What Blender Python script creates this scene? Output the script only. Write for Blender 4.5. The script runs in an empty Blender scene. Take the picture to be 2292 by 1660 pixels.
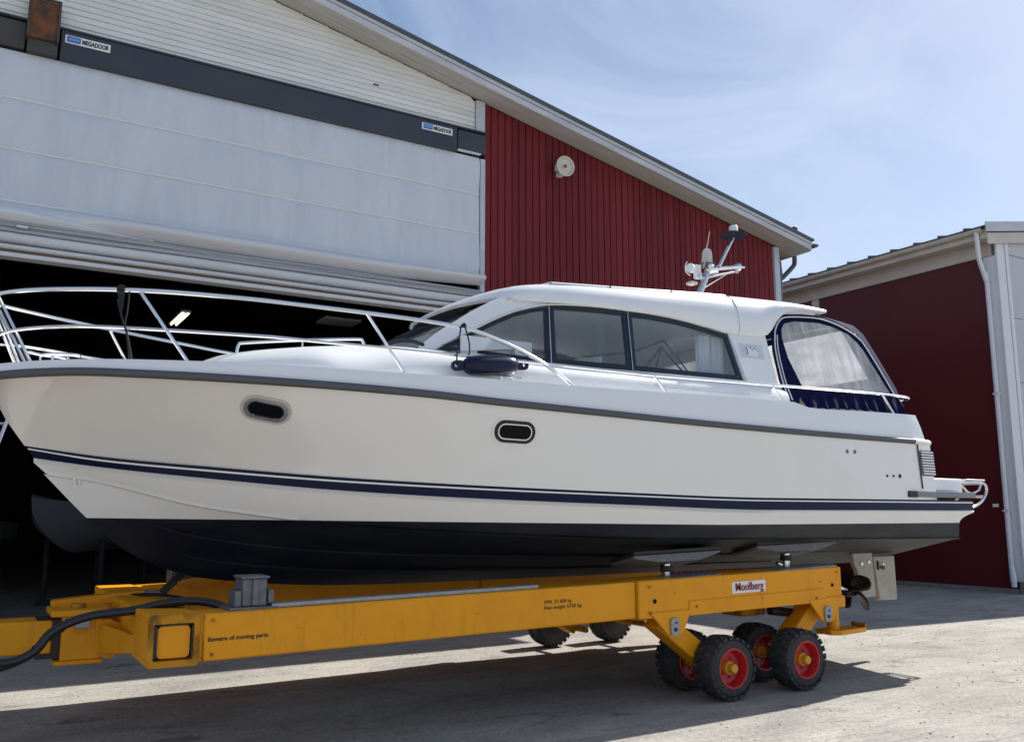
import bpy, bmesh, math, random
from mathutils import Vector, Matrix, noise
from mathutils.geometry import tessellate_polygon
from mathutils.bvhtree import BVHTree

R = math.radians
random.seed(7)
scene = bpy.context.scene
col = scene.collection

# ------------------------------------------------------------------ camera
EYE = Vector((0, 0, 1.65))
PITCH, AZ = math.atan(0.16), R(59.0)
cd = bpy.data.cameras.new('camera')
cd.sensor_width = 36.0
cd.lens = 2000 / 2292 * 36.0
cd.clip_start, cd.clip_end = 0.1, 3000
cam = bpy.data.objects.new('camera', cd)
cam.location = EYE
cam.rotation_euler = (R(90) + PITCH, 0, AZ - R(90))
col.objects.link(cam)
scene.camera = cam

# ------------------------------------------------------------------ sun and sky
SUN = Vector((1.13, 0.23, 1.0)).normalized()
sd = bpy.data.lights.new('sun', 'SUN')
sd.energy, sd.angle, sd.color = 5.0, R(0.53), (1.0, 0.955, 0.89)
so = bpy.data.objects.new('sun', sd)
so.rotation_euler = SUN.to_track_quat('Z', 'Y').to_euler()
so.location = (0, 0, 30)
col.objects.link(so)

wd = bpy.data.worlds.new('World')
scene.world = wd
wd.use_nodes = True
nt = wd.node_tree
nt.nodes.clear()
N = nt.nodes.new
wo = N('ShaderNodeOutputWorld'); bg = N('ShaderNodeBackground')
sky = N('ShaderNodeTexSky'); sky.sky_type = 'NISHITA'; sky.sun_disc = False
sky.sun_elevation = math.asin(SUN.z)
sky.sun_rotation = math.atan2(SUN.x, SUN.y)
sky.air_density, sky.dust_density, sky.ozone_density = 1.0, 0.6, 1.6
bg.inputs['Strength'].default_value = 0.078
# thin high cloud, laid out on a flat layer overhead
tc = N('ShaderNodeTexCoord'); sep = N('ShaderNodeSeparateXYZ')
nt.links.new(tc.outputs['Generated'], sep.inputs[0])
za = N('ShaderNodeMath'); za.operation = 'MAXIMUM'; za.inputs[1].default_value = 0.0
zb = N('ShaderNodeMath'); zb.operation = 'ADD'; zb.inputs[1].default_value = 0.22
nt.links.new(sep.outputs['Z'], za.inputs[0]); nt.links.new(za.outputs[0], zb.inputs[0])
dv = N('ShaderNodeVectorMath'); dv.operation = 'DIVIDE'
cb = N('ShaderNodeCombineXYZ')
for i in range(3): nt.links.new(zb.outputs[0], cb.inputs[i])
nt.links.new(tc.outputs['Generated'], dv.inputs[0]); nt.links.new(cb.outputs[0], dv.inputs[1])
mp = N('ShaderNodeMapping'); mp.inputs['Scale'].default_value = (1.0, 1.35, 0.0)
mp.inputs['Rotation'].default_value = (0, 0, R(25)); mp.inputs['Location'].default_value = (3.1, 1.7, 0)
nt.links.new(dv.outputs[0], mp.inputs[0])
n1 = N('ShaderNodeTexNoise'); n1.inputs['Scale'].default_value = 1.6; n1.inputs['Detail'].default_value = 9; n1.inputs['Roughness'].default_value = 0.6
n1.inputs['Distortion'].default_value = 1.0
nt.links.new(mp.outputs[0], n1.inputs['Vector'])
rp = N('ShaderNodeValToRGB'); rp.color_ramp.elements[0].position = 0.40; rp.color_ramp.elements[1].position = 0.73
rp.color_ramp.elements[0].color = (0.04, 0.04, 0.04, 1); rp.color_ramp.elements[1].color = (0.70, 0.70, 0.70, 1)
nt.links.new(n1.outputs['Fac'], rp.inputs[0])
mx = N('ShaderNodeMixRGB'); mx.inputs[2].default_value = (5.6, 6.5, 8.2, 1)
# the layer looks denser towards the horizon, where one looks through more of it
hz = N('ShaderNodeMath'); hz.operation = 'SUBTRACT'; hz.inputs[0].default_value = 1.0; nt.links.new(za.outputs[0], hz.inputs[1])
hp = N('ShaderNodeMath'); hp.operation = 'POWER'; hp.inputs[1].default_value = 4.0; nt.links.new(hz.outputs[0], hp.inputs[0])
hm = N('ShaderNodeMath'); hm.operation = 'MULTIPLY_ADD'; hm.inputs[1].default_value = 0.75; hm.use_clamp = True
nt.links.new(hp.outputs[0], hm.inputs[0]); nt.links.new(rp.outputs[0], hm.inputs[2])
nt.links.new(hm.outputs[0], mx.inputs[0]); nt.links.new(sky.outputs[0], mx.inputs[1])
nt.links.new(mx.outputs[0], bg.inputs[0]); nt.links.new(bg.outputs[0], wo.inputs[0])

vs = scene.view_settings
vs.view_transform, vs.look, vs.gamma, vs.exposure = 'Standard', 'None', 1.0, 0.62
vs.use_curve_mapping = False

# ------------------------------------------------------------------ materials
MATS = {}
def mat(name, base, rough=0.5, metal=0.0, spec=0.5, coat=0.0, var=0.0, vscale=3.0, vcol=None, stretch=(1, 1, 1),
        bump=0.0, bscale=40.0, objvar=0.0, detail=6.0, lo=0.35, hi=0.7, rvar=0.0, bdist=.02, rot=0.0, bdetail=5.0):
    """Principled material: base colour, an optional second colour laid in by noise (dirt, grain), fine relief."""
    m = bpy.data.materials.new(name); m.use_nodes = True
    t = m.node_tree; b = t.nodes['Principled BSDF']
    b.inputs['Base Color'].default_value = (*base, 1)
    b.inputs['Roughness'].default_value = rough
    b.inputs['Metallic'].default_value = metal
    b.inputs['Specular IOR Level'].default_value = spec
    b.inputs['Coat Weight'].default_value = coat
    b.inputs['Coat Roughness'].default_value = 0.08
    last = None
    if var or bump or rvar:
        co = t.nodes.new('ShaderNodeTexCoord'); mpn = t.nodes.new('ShaderNodeMapping')
        mpn.inputs['Scale'].default_value = stretch; mpn.inputs['Rotation'].default_value = (0, R(rot), 0)
        t.links.new(co.outputs['Object'], mpn.inputs[0])
    if var:
        nn = t.nodes.new('ShaderNodeTexNoise'); nn.inputs['Scale'].default_value = vscale
        nn.inputs['Detail'].default_value = detail; nn.inputs['Roughness'].default_value = 0.62
        t.links.new(mpn.outputs[0], nn.inputs['Vector'])
        r = t.nodes.new('ShaderNodeMapRange'); r.inputs['From Min'].default_value = lo; r.inputs['From Max'].default_value = hi
        r.inputs['To Max'].default_value = var
        t.links.new(nn.outputs['Fac'], r.inputs[0])
        mixn = t.nodes.new('ShaderNodeMixRGB'); mixn.inputs[1].default_value = (*base, 1)
        mixn.inputs[2].default_value = (*(vcol or tuple(c * .5 for c in base)), 1)
        t.links.new(r.outputs[0], mixn.inputs[0]); last = mixn.outputs[0]
        if rvar:
            r2 = t.nodes.new('ShaderNodeMapRange'); r2.inputs['To Min'].default_value = rough; r2.inputs['To Max'].default_value = rough + rvar
            t.links.new(nn.outputs['Fac'], r2.inputs[0]); t.links.new(r2.outputs[0], b.inputs['Roughness'])
    if objvar:
        oi = t.nodes.new('ShaderNodeObjectInfo'); hs = t.nodes.new('ShaderNodeHueSaturation')
        r3 = t.nodes.new('ShaderNodeMapRange'); r3.inputs['To Min'].default_value = 1 - objvar; r3.inputs['To Max'].default_value = 1 + objvar
        t.links.new(oi.outputs['Random'], r3.inputs[0]); t.links.new(r3.outputs[0], hs.inputs['Value'])
        if last: t.links.new(last, hs.inputs['Color'])
        else: hs.inputs['Color'].default_value = (*base, 1)
        last = hs.outputs[0]
    if last: t.links.new(last, b.inputs['Base Color'])
    if bump:
        bn = t.nodes.new('ShaderNodeTexNoise'); bn.inputs['Scale'].default_value = bscale; bn.inputs['Detail'].default_value = bdetail
        t.links.new(mpn.outputs[0], bn.inputs['Vector'])
        bp = t.nodes.new('ShaderNodeBump'); bp.inputs['Strength'].default_value = bump; bp.inputs['Distance'].default_value = bdist
        t.links.new(bn.outputs['Fac'], bp.inputs['Height']); t.links.new(bp.outputs[0], b.inputs['Normal'])
    MATS[name] = m
    return m

def glass(name, tint, gloss=0.05, rough=0.02, haze=0.0, hazecol=(.7, .72, .76)):
    """thin pane: see-through with a tint, a Fresnel mirror on top, optional milky film"""
    m = bpy.data.materials.new(name); m.use_nodes = True
    t = m.node_tree; t.nodes.clear(); n = t.nodes.new
    o = n('ShaderNodeOutputMaterial'); tr = n('ShaderNodeBsdfTransparent'); tr.inputs[0].default_value = (*tint, 1)
    gl = n('ShaderNodeBsdfGlossy'); gl.inputs['Roughness'].default_value = rough
    fr = n('ShaderNodeLayerWeight'); fr.inputs[0].default_value = .5
    pw = n('ShaderNodeMath'); pw.operation = 'POWER'; pw.inputs[1].default_value = 5.0
    ad = n('ShaderNodeMath'); ad.operation = 'MULTIPLY_ADD'; ad.inputs[1].default_value = .9; ad.inputs[2].default_value = .02 + gloss
    mixs = n('ShaderNodeMixShader')
    t.links.new(fr.outputs['Facing'], pw.inputs[0]); t.links.new(pw.outputs[0], ad.inputs[0]); t.links.new(ad.outputs[0], mixs.inputs[0])
    src = tr
    if haze:
        df = n('ShaderNodeBsdfDiffuse'); df.inputs[0].default_value = (*hazecol, 1)
        tl = n('ShaderNodeBsdfTranslucent'); tl.inputs[0].default_value = (*hazecol, 1)
        dm = n('ShaderNodeMixShader'); dm.inputs[0].default_value = 0.45
        t.links.new(df.outputs[0], dm.inputs[1]); t.links.new(tl.outputs[0], dm.inputs[2])
        hm = n('ShaderNodeMixShader')
        nn = n('ShaderNodeTexNoise'); nn.inputs['Scale'].default_value = 2.2; nn.inputs['Detail'].default_value = 4; nn.inputs['Distortion'].default_value = .35
        co = n('ShaderNodeTexCoord'); mpn = n('ShaderNodeMapping'); mpn.inputs['Scale'].default_value = (4.5, 1, .55); mpn.inputs['Rotation'].default_value = (0, R(-32), 0)  # diagonal streaks paint the light of folds into the film
        t.links.new(co.outputs['Object'], mpn.inputs[0]); t.links.new(mpn.outputs[0], nn.inputs['Vector'])
        r = n('ShaderNodeMapRange'); r.inputs['From Min'].default_value = .3; r.inputs['From Max'].default_value = .7
        r.inputs['To Min'].default_value = haze * .6; r.inputs['To Max'].default_value = min(1, haze * 1.35)
        t.links.new(nn.outputs['Fac'], r.inputs[0]); t.links.new(r.outputs[0], hm.inputs[0])
        t.links.new(tr.outputs[0], hm.inputs[1]); t.links.new(dm.outputs[0], hm.inputs[2])
        src = hm
    t.links.new(src.outputs[0], mixs.inputs[1]); t.links.new(gl.outputs[0], mixs.inputs[2])
    t.links.new(mixs.outputs[0], o.inputs[0])
    MATS[name] = m
    return m

mat('gelcoat', (.85, .825, .770), .10, coat=.6, var=.20, vscale=1.5, vcol=(.72, .68, .60), stretch=(1.1, 1, .45), bump=.05, bscale=1.6, bdist=.05)
mat('deckwhite', (.82, .83, .83), .28, coat=.2, var=.08, vscale=2, vcol=(.7, .7, .68))
mat('navy', (.005, .008, .034), .22, spec=.18)
mat('rubber_grey', (.085, .088, .095), .55, bump=.05, bscale=60)
mat('decal_pale', (.66, .69, .73), .3)
mat('strake_grey', (.22, .225, .235), .5)
mat('rubber_black', (.012, .012, .013), .5)
mat('steel', (.78, .78, .78), .14, metal=1.0, var=.15, vscale=8, vcol=(.6, .6, .6))
mat('galv_dark', (.17, .175, .185), .55, metal=.35, var=.7, vscale=18, vcol=(.09, .095, .10), bump=.08, bscale=50)
mat('galv', (.36, .37, .38), .5, metal=.55, var=.6, vscale=22, vcol=(.20, .21, .22), bump=.06, bscale=50)
mat('alu', (.62, .64, .66), .35, metal=.9)
mat('white_plastic', (.80, .80, .78), .35)
mat('canvas', (.005, .007, .038), .85, spec=.06, var=.5, vscale=14, vcol=(.010, .013, .060), bump=.15, bscale=220)
mat('fender_navy', (.006, .009, .040), .32, spec=.3)
mat('frame_dark', (.020, .028, .042), .35, spec=.25)
mat('interior', (.84, .82, .78), .6)
mat('seat', (.72, .70, .66), .8)
mat('wood', (.20, .10, .05), .4, var=.5, vscale=6, stretch=(1, 8, 8))
mat('curtain', (.70, .72, .76), .9, bump=.2, bscale=20)
mat('black_hole', (.004, .005, .008), .2, spec=.12)
mat('rope_black', (.012, .013, .016), .8)
mat('propeller', (.035, .022, .018), .35, metal=.6)
mat('rudder_paint', (.44, .41, .33), .5, var=.6, vscale=7, vcol=(.27, .25, .21), bump=.1)
def mat_yellow():
    m = mat('yellow', (.84, .342, .010), .42, spec=.22, bump=.03, bscale=30); t = m.node_tree; b = t.nodes['Principled BSDF']; n = t.nodes.new
    co = n('ShaderNodeTexCoord')
    def nz(s, d, sc):
        q = n('ShaderNodeMapping'); q.inputs['Scale'].default_value = sc; t.links.new(co.outputs['Object'], q.inputs[0])
        w = n('ShaderNodeTexNoise'); w.inputs['Scale'].default_value = s; w.inputs['Detail'].default_value = d; w.inputs['Roughness'].default_value = .65
        t.links.new(q.outputs[0], w.inputs['Vector']); return w.outputs['Fac']
    def lay(prev, src, lo, hi, amt, c):
        r = n('ShaderNodeMapRange'); r.inputs['From Min'].default_value = lo; r.inputs['From Max'].default_value = hi; r.inputs['To Max'].default_value = amt
        t.links.new(src, r.inputs[0]); x = n('ShaderNodeMixRGB'); x.inputs[2].default_value = (*c, 1); t.links.new(r.outputs[0], x.inputs[0])
        if prev is None: x.inputs[1].default_value = (.84, .342, .010, 1)
        else: t.links.new(prev, x.inputs[1])
        return x.outputs[0]
    c = lay(None, nz(2.6, 6, (1, 1, 1)), .42, .75, .5, (.64, .240, .010))
    c = lay(c, nz(3.5, 8, (2.2, 2.2, .30)), .58, .80, .40, (.26, .115, .020))      # grime runs
    c = lay(c, nz(26, 5, (1, 1, 1)), .685, .715, .85, (.10, .045, .020))           # chips
    t.links.new(c, b.inputs['Base Color'])
mat_yellow()
mat('yellow_worn', (.55, .24, .01), .5, spec=.2, var=.95, vscale=6.0, vcol=(.07, .035, .012), lo=.42, hi=.72, bump=.1)
mat('yellow_cap', (.66, .33, .02), .4)
mat('tyre', (.022, .022, .023), .75, var=.5, vscale=12, vcol=(.085, .080, .072), bump=.15, bscale=30)
mat('rim_red', (.50, .018, .022), .35, var=.4, vscale=10, vcol=(.30, .015, .015))
mat('hose', (.012, .013, .016), .32)
mat('ink', (.03, .02, .015), .6)
mat('ink_red', (.30, .012, .02), .5)
mat('sign_white', (.82, .82, .82), .4)
mat('sign_blue', (.03, .17, .50), .4)
mat('red_board', (.172, .018, .023), .66, spec=.25, var=.75, vscale=3.0, vcol=(.112, .012, .016), stretch=(10, 10, .45), bump=.12, bscale=12, objvar=.16)
mat('red_back', (.055, .004, .006), .8, spec=.1)
mat('siding', (.80, .80, .78), .5, var=.6, vscale=2.4, vcol=(.56, .55, .50), stretch=(.35, 1, 2.0), objvar=.05)
mat('trim_white', (.70, .72, .74), .45, var=.3, vscale=3, vcol=(.58, .59, .60))
mat('trim_pale', (.52, .56, .61), .4, var=.3, vscale=3)
mat('soffit', (.50, .48, .44), .7, var=.5, vscale=5, stretch=(.3, 6, 1), objvar=.06)
mat('fascia', (.56, .57, .60), .5, var=.4, vscale=3, stretch=(.3, 1, 3))
mat('roof_metal', (.09, .10, .115), .45, metal=.3)
mat('header', (.030, .038, .052), .42, var=.5, vscale=1.2, vcol=(.055, .058, .062))
mat('header_brown', (.060, .055, .050), .6, var=.6, vscale=3)
mat('rust', (.20, .065, .020), .8, var=.9, vscale=5, vcol=(.035, .030, .026), lo=.4, hi=.62)
mat('fabric', (.60, .64, .69), .55, var=.55, vscale=.9, vcol=(.49, .53, .58), stretch=(2.0, 1, .45), bump=.6, bscale=1.5, bdist=.24, rot=-28, bdetail=1.6)
mat('fabric_seam', (.68, .71, .75), .45)
mat('fabric_fold', (.64, .66, .69), .55, var=.4, vscale=1.6, vcol=(.50, .51, .52), stretch=(.4, 1, 1))
mat('seal_brown', (.16, .10, .045), .7, var=.6, vscale=4, stretch=(.5, 1, 1))
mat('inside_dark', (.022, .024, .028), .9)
mat('panel_red', (.100, .011, .013), .45, spec=.3, var=.5, vscale=.35, vcol=(.068, .011, .013), stretch=(1, 1, .5))
mat('panel_pale', (.56, .53, .56), .45, var=.3, vscale=.5)
mat('white_metal', (.70, .71, .74), .4, var=.3, vscale=2, vcol=(.58, .58, .60))
mat('cream', (.60, .55, .48), .55, var=.3, vscale=2)
mat('concrete', (.24, .24, .235), .85, var=.6, vscale=5, bump=.2)
mat('siren', (.62, .59, .52), .5, var=.3, vscale=10)
mat('stored_hull', (.15, .165, .18), .4)
glass('glass_window', (.96, .98, .98), .02, haze=.075, hazecol=(.62, .66, .66))
glass('glass_screen', (.80, .83, .84), .03)
glass('vinyl', (.84, .85, .88), -.01, rough=.16, haze=.62, hazecol=(.93, .93, .94))

def mat_bottom():
    """white gelcoat above the waterline, worn antifouling paint below it"""
    m = mat('bottom', (.8, .8, .8), .4, spec=.22); t = m.node_tree; b = t.nodes['Principled BSDF']; n = t.nodes.new
    co = n('ShaderNodeTexCoord'); sp = n('ShaderNodeSeparateXYZ'); t.links.new(co.outputs['Object'], sp.inputs[0])
    wl = n('ShaderNodeMapRange'); wl.inputs['From Min'].default_value = .7; wl.inputs['From Max'].default_value = 6
    wl.inputs['To Min'].default_value = 1.622; wl.inputs['To Max'].default_value = 1.552
    t.links.new(sp.outputs['X'], wl.inputs[0])
    gt = n('ShaderNodeMath'); gt.operation = 'GREATER_THAN'; t.links.new(sp.outputs['Z'], gt.inputs[0]); t.links.new(wl.outputs[0], gt.inputs[1])
    mpn = n('ShaderNodeMapping'); mpn.inputs['Scale'].default_value = (.7, 2, 2.5); t.links.new(co.outputs['Object'], mpn.inputs[0])
    nn = n('ShaderNodeTexNoise'); nn.inputs['Scale'].default_value = 2.3; nn.inputs['Detail'].default_value = 8; t.links.new(mpn.outputs[0], nn.inputs['Vector'])
    cr = n('ShaderNodeValToRGB'); cr.color_ramp.elements[0].position = .40; cr.color_ramp.elements[1].position = .72
    cr.color_ramp.elements[0].color = (.005, .008, .017, 1); cr.color_ramp.elements[1].color = (.018, .020, .025, 1)
    t.links.new(nn.outputs['Fac'], cr.inputs[0])
    # wear noise, lightened towards the stern in place of bounce light off the ground
    ws = n('ShaderNodeMapRange'); ws.inputs['From Min'].default_value = 5.0; ws.inputs['From Max'].default_value = 7.0; t.links.new(sp.outputs['X'], ws.inputs[0])
    wc = n('ShaderNodeMixRGB'); wc.inputs[2].default_value = (.062, .062, .052, 1); t.links.new(cr.outputs[0], wc.inputs[1])
    wm = n('ShaderNodeMath'); wm.operation = 'MULTIPLY'; t.links.new(ws.outputs[0], wm.inputs[0]); t.links.new(nn.outputs['Fac'], wm.inputs[1]); t.links.new(wm.outputs[0], wc.inputs[0])
    mixn = n('ShaderNodeMixRGB'); mixn.inputs[2].default_value = (.85, .825, .770, 1)
    t.links.new(gt.outputs[0], mixn.inputs[0]); t.links.new(wc.outputs[0], mixn.inputs[1]); t.links.new(mixn.outputs[0], b.inputs['Base Color'])
    rr = n('ShaderNodeMapRange'); rr.inputs['To Min'].default_value = .55; rr.inputs['To Max'].default_value = .2
    t.links.new(gt.outputs[0], rr.inputs[0]); t.links.new(rr.outputs[0], b.inputs['Roughness'])
mat_bottom()

def mat_ground():
    m = mat('ground', (.3, .29, .27), .95); t = m.node_tree; b = t.nodes['Principled BSDF']; n = t.nodes.new
    b.inputs['Specular IOR Level'].default_value = .25
    co = n('ShaderNodeTexCoord')
    def nz(s, d, sc=(1, 1, 1), dist=0.0):
        mpn = n('ShaderNodeMapping'); mpn.inputs['Scale'].default_value = sc; t.links.new(co.outputs['Object'], mpn.inputs[0])
        q = n('ShaderNodeTexNoise'); q.inputs['Scale'].default_value = s; q.inputs['Detail'].default_value = d; q.inputs['Roughness'].default_value = .65; q.inputs['Distortion'].default_value = dist
        t.links.new(mpn.outputs[0], q.inputs['Vector']); return q.outputs['Fac']
    def ramp(src, a, c0, c, c1):
        r = n('ShaderNodeValToRGB'); e = r.color_ramp.elements; e[0].position, e[1].position = a, c
        e[0].color, e[1].color = (*c0, 1), (*c1, 1); t.links.new(src, r.inputs[0]); return r.outputs[0]
    def mul(a, c, f=1.0, mode='MULTIPLY'):
        x = n('ShaderNodeMixRGB'); x.blend_type = mode; x.inputs[0].default_value = f
        t.links.new(a, x.inputs[1]); t.links.new(c, x.inputs[2]); return x.outputs[0]
    c = ramp(nz(.35, 6), .3, (.360, .340, .305), .7, (.440, .420, .380))
    c = mul(c, ramp(nz(24, 6), .34, (.74, .74, .745), .62, (1.10, 1.095, 1.08)))          # stones in the worn surface
    c = mul(c, ramp(nz(130, 3), .35, (.84, .84, .84), .62, (1.07, 1.07, 1.07)))
    c = mul(c, ramp(nz(1.3, 9, (.55, 1.2, 1), .7), .34, (.76, .765, .78), .60, (1.06, 1.055, 1.04)))  # drag marks along the hall
    c = mul(c, ramp(nz(1.15, 6, (1, 1.8, 1), .8), .31, (.34, .34, .36), .40, (1, 1, 1)), .75)    # oil stains
    c = mul(c, ramp(nz(5.5, 9, (.25, 1.5, 1), 1.2), .36, (.86, .86, .865), .50, (1.02, 1.02, 1.02)))   # faint sweeping marks
    vo = n('ShaderNodeTexVoronoi'); vo.feature = 'DISTANCE_TO_EDGE'; vo.inputs['Scale'].default_value = .42
    dm = n('ShaderNodeTexNoise'); dm.inputs['Scale'].default_value = 2.2; dm.inputs['Detail'].default_value = 8
    vm_ = n('ShaderNodeMixRGB'); vm_.inputs[0].default_value = .16; t.links.new(co.outputs['Object'], vm_.inputs[1]); t.links.new(dm.outputs['Color'], vm_.inputs[2])
    t.links.new(co.outputs['Object'], dm.inputs['Vector']); t.links.new(vm_.outputs[0], vo.inputs['Vector'])
    c = mul(c, ramp(vo.outputs['Distance'], .0025, (.55, .55, .55), .008, (1, 1, 1)), .28)                # hairline cracks
    t.links.new(c, b.inputs['Base Color'])
    h = mul(nz(38, 5), nz(9, 4), .5, 'ADD')
    bp = n('ShaderNodeBump'); bp.inputs['Strength'].default_value = .55; bp.inputs['Distance'].default_value = .02
    t.links.new(h, bp.inputs['Height']); t.links.new(bp.outputs[0], b.inputs['Normal'])
mat_ground()

def mat_emit(name, c, s):
    m = bpy.data.materials.new(name); m.use_nodes = True; t = m.node_tree; b = t.nodes['Principled BSDF']
    b.inputs['Emission Color'].default_value = (*c, 1); b.inputs['Emission Strength'].default_value = s; MATS[name] = m
mat_emit('lamp_lit', (1.0, .86, .62), 1.6)

# ------------------------------------------------------------------ mesh helpers
class MB:
    def __init__(s): s.v = []; s.f = []
    def add(s, vs, fs):
        o = len(s.v); s.v += [tuple(p) for p in vs]; s.f += [tuple(i + o for i in f) for f in fs]; return s
    def box(s, x0, x1, y0, y1, z0, z1):
        return s.add([(x0, y0, z0), (x1, y0, z0), (x1, y1, z0), (x0, y1, z0), (x0, y0, z1), (x1, y0, z1), (x1, y1, z1), (x0, y1, z1)],
                     [(0, 3, 2, 1), (4, 5, 6, 7), (0, 1, 5, 4), (1, 2, 6, 5), (2, 3, 7, 6), (3, 0, 4, 7)])
    def bar(s, a, b, w, h, up=(0, 0, 1)):
        a, b = Vector(a), Vector(b); d = (b - a).normalized(); u = Vector(up); r = d.cross(u).normalized(); u = r.cross(d)
        c = [r * (sx * w / 2) + u * (sz * h / 2) for sx, sz in ((-1, -1), (1, -1), (1, 1), (-1, 1))]
        return s.add([a + q for q in c] + [b + q for q in c], [(0, 1, 2, 3), (7, 6, 5, 4), (0, 4, 5, 1), (1, 5, 6, 2), (2, 6, 7, 3), (3, 7, 4, 0)])
    def grid(s, rows, closed=False):
        n, m = len(rows), len(rows[0]); vs = [p for r in rows for p in r]; fs = []
        for i in range(n - 1):
            for j in range(m - 1 + (1 if closed else 0)):
                k = (j + 1) % m
                fs.append((i * m + j, i * m + k, (i + 1) * m + k, (i + 1) * m + j))
        return s.add(vs, fs)
    def tube(s, pts, r, n=10, cap=True):
        pts = [Vector(p) for p in pts]; rs = r if isinstance(r, (list, tuple)) else [r] * len(pts)
        rows = []; ref = None
        for i, p in enumerate(pts):
            d = (pts[min(i + 1, len(pts) - 1)] - pts[max(i - 1, 0)]).normalized()
            if ref is None: ref = d.orthogonal().normalized()
            ref = (ref - d * ref.dot(d)).normalized(); q = d.cross(ref)
            rows.append([p + (ref * math.cos(2 * math.pi * k / n) + q * math.sin(2 * math.pi * k / n)) * rs[i] for k in range(n)])
        o = len(s.v); s.grid(rows, True)
        if cap:
            s.f.append(tuple(o + k for k in range(n))[::-1]); s.f.append(tuple(o + (len(pts) - 1) * n + k for k in range(n)))
        return s
    def lathe(s, prof, org, axis, n=24, cap=False):
        org, axis = Vector(org), Vector(axis).normalized(); u = axis.orthogonal().normalized(); w = axis.cross(u)
        rows = [[org + axis * a + (u * math.cos(2 * math.pi * k / n) + w * math.sin(2 * math.pi * k / n)) * r for k in range(n)] for a, r in prof]
        o = len(s.v); s.grid(rows, True)
        if cap:
            s.f.append(tuple(o + k for k in range(n))[::-1]); s.f.append(tuple(o + (len(prof) - 1) * n + k for k in range(n)))
        return s
    def slab(s, outer, holes, fm, t):
        """plate with holes: 2-D outlines, fm(u, v, depth) maps to space, depth 0 is the face, t the thickness behind it"""
        loops = [outer] + list(holes); flat = [p for l in loops for p in l]
        tris = tessellate_polygon([[Vector((p[0], p[1], 0)) for p in l] for l in loops])
        n = len(flat); vs = [fm(p[0], p[1], 0.0) for p in flat] + [fm(p[0], p[1], -t) for p in flat]
        fs = [tuple(f) for f in tris] + [tuple(i + n for i in reversed(f)) for f in tris]
        k = 0
        for l in loops:
            m = len(l)
            for i in range(m):
                a, b = k + i, k + (i + 1) % m; fs.append((a, b, b + n, a + n))
            k += m
        return s.add(vs, fs)
    def mirror(s, yc):
        o = len(s.v); s.v += [(x, 2 * yc - y, z) for x, y, z in s.v]; s.f += [tuple(i + o for i in reversed(f)) for f in s.f]; return s
    def mesh(s, name, sharp=35):
        me = bpy.data.meshes.new(name); me.from_pydata(s.v, [], s.f)
        bm = bmesh.new(); bm.from_mesh(me); bmesh.ops.remove_doubles(bm, verts=bm.verts, dist=1e-5)
        bmesh.ops.recalc_face_normals(bm, faces=bm.faces); bm.to_mesh(me); bm.free()
        if sharp:
            me.shade_smooth(); me.set_sharp_from_angle(angle=R(sharp))
        return me

def put(name, data, m, parent=None, bevel=0.0, sharp=35, seg=2):
    me = data.mesh(name, sharp) if isinstance(data, MB) else data
    if m is not None and not me.materials: me.materials.append(MATS[m])
    o = bpy.data.objects.new(name, me); col.objects.link(o)
    if parent is not None:
        o.parent = parent
        o.matrix_parent_inverse = world_of(parent).inverted()
    if bevel:
        b = o.modifiers.new('bevel', 'BEVEL'); b.width = bevel; b.segments = seg; b.limit_method = 'ANGLE'; b.angle_limit = R(40)
    return o
WORLD = {}
def world_of(o):
    return WORLD.get(o.name, Matrix.Identity(4))
def tag(o, label=None, cat=None, group=None, kind=None):
    for k, v in (('label', label), ('category', cat), ('group', group), ('kind', kind)):
        if v: o[k] = v
    return o
def thing(name, label, cat, loc, group=None):
    o = bpy.data.objects.new(name, None); col.objects.link(o); o.location = loc; o.empty_display_size = .2
    WORLD[o.name] = Matrix.Translation(loc)
    return tag(o, label, cat, group)
def holder(name, parent):
    o = bpy.data.objects.new(name, None); col.objects.link(o); o.parent = parent
    o.matrix_parent_inverse = world_of(parent).inverted(); o.empty_display_size = .1
    return o
def text(name, body, size, m, parent, origin, xdir, normal, align='LEFT', extrude=.0015, width=None, bold=0.0):
    c = bpy.data.curves.new(name, 'FONT'); c.body = body; c.size = size; c.extrude = extrude; c.align_x = align; c.offset = bold
    c.materials.append(MATS[m])
    o = bpy.data.objects.new(name, c); col.objects.link(o)
    bpy.context.view_layer.update()
    me = bpy.data.meshes.new_from_object(o.evaluated_get(bpy.context.evaluated_depsgraph_get()))
    bpy.data.objects.remove(o)
    me.materials.clear(); me.materials.append(MATS[m])
    o = bpy.data.objects.new(name, me); col.objects.link(o)
    x = Vector(xdir).normalized(); z = Vector(normal).normalized(); y = z.cross(x).normalized()
    mt = Matrix((x, y, z)).transposed().to_4x4(); mt.translation = Vector(origin)
    if width:
        xs_ = [v.co.x for v in me.vertices]; d = max(xs_) - min(xs_)
        if d > 0: mt = mt @ Matrix.Diagonal((width / d, 1, 1, 1))
    o.parent = parent; o.matrix_parent_inverse = world_of(parent).inverted(); o.matrix_basis = mt
    return o
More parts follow.
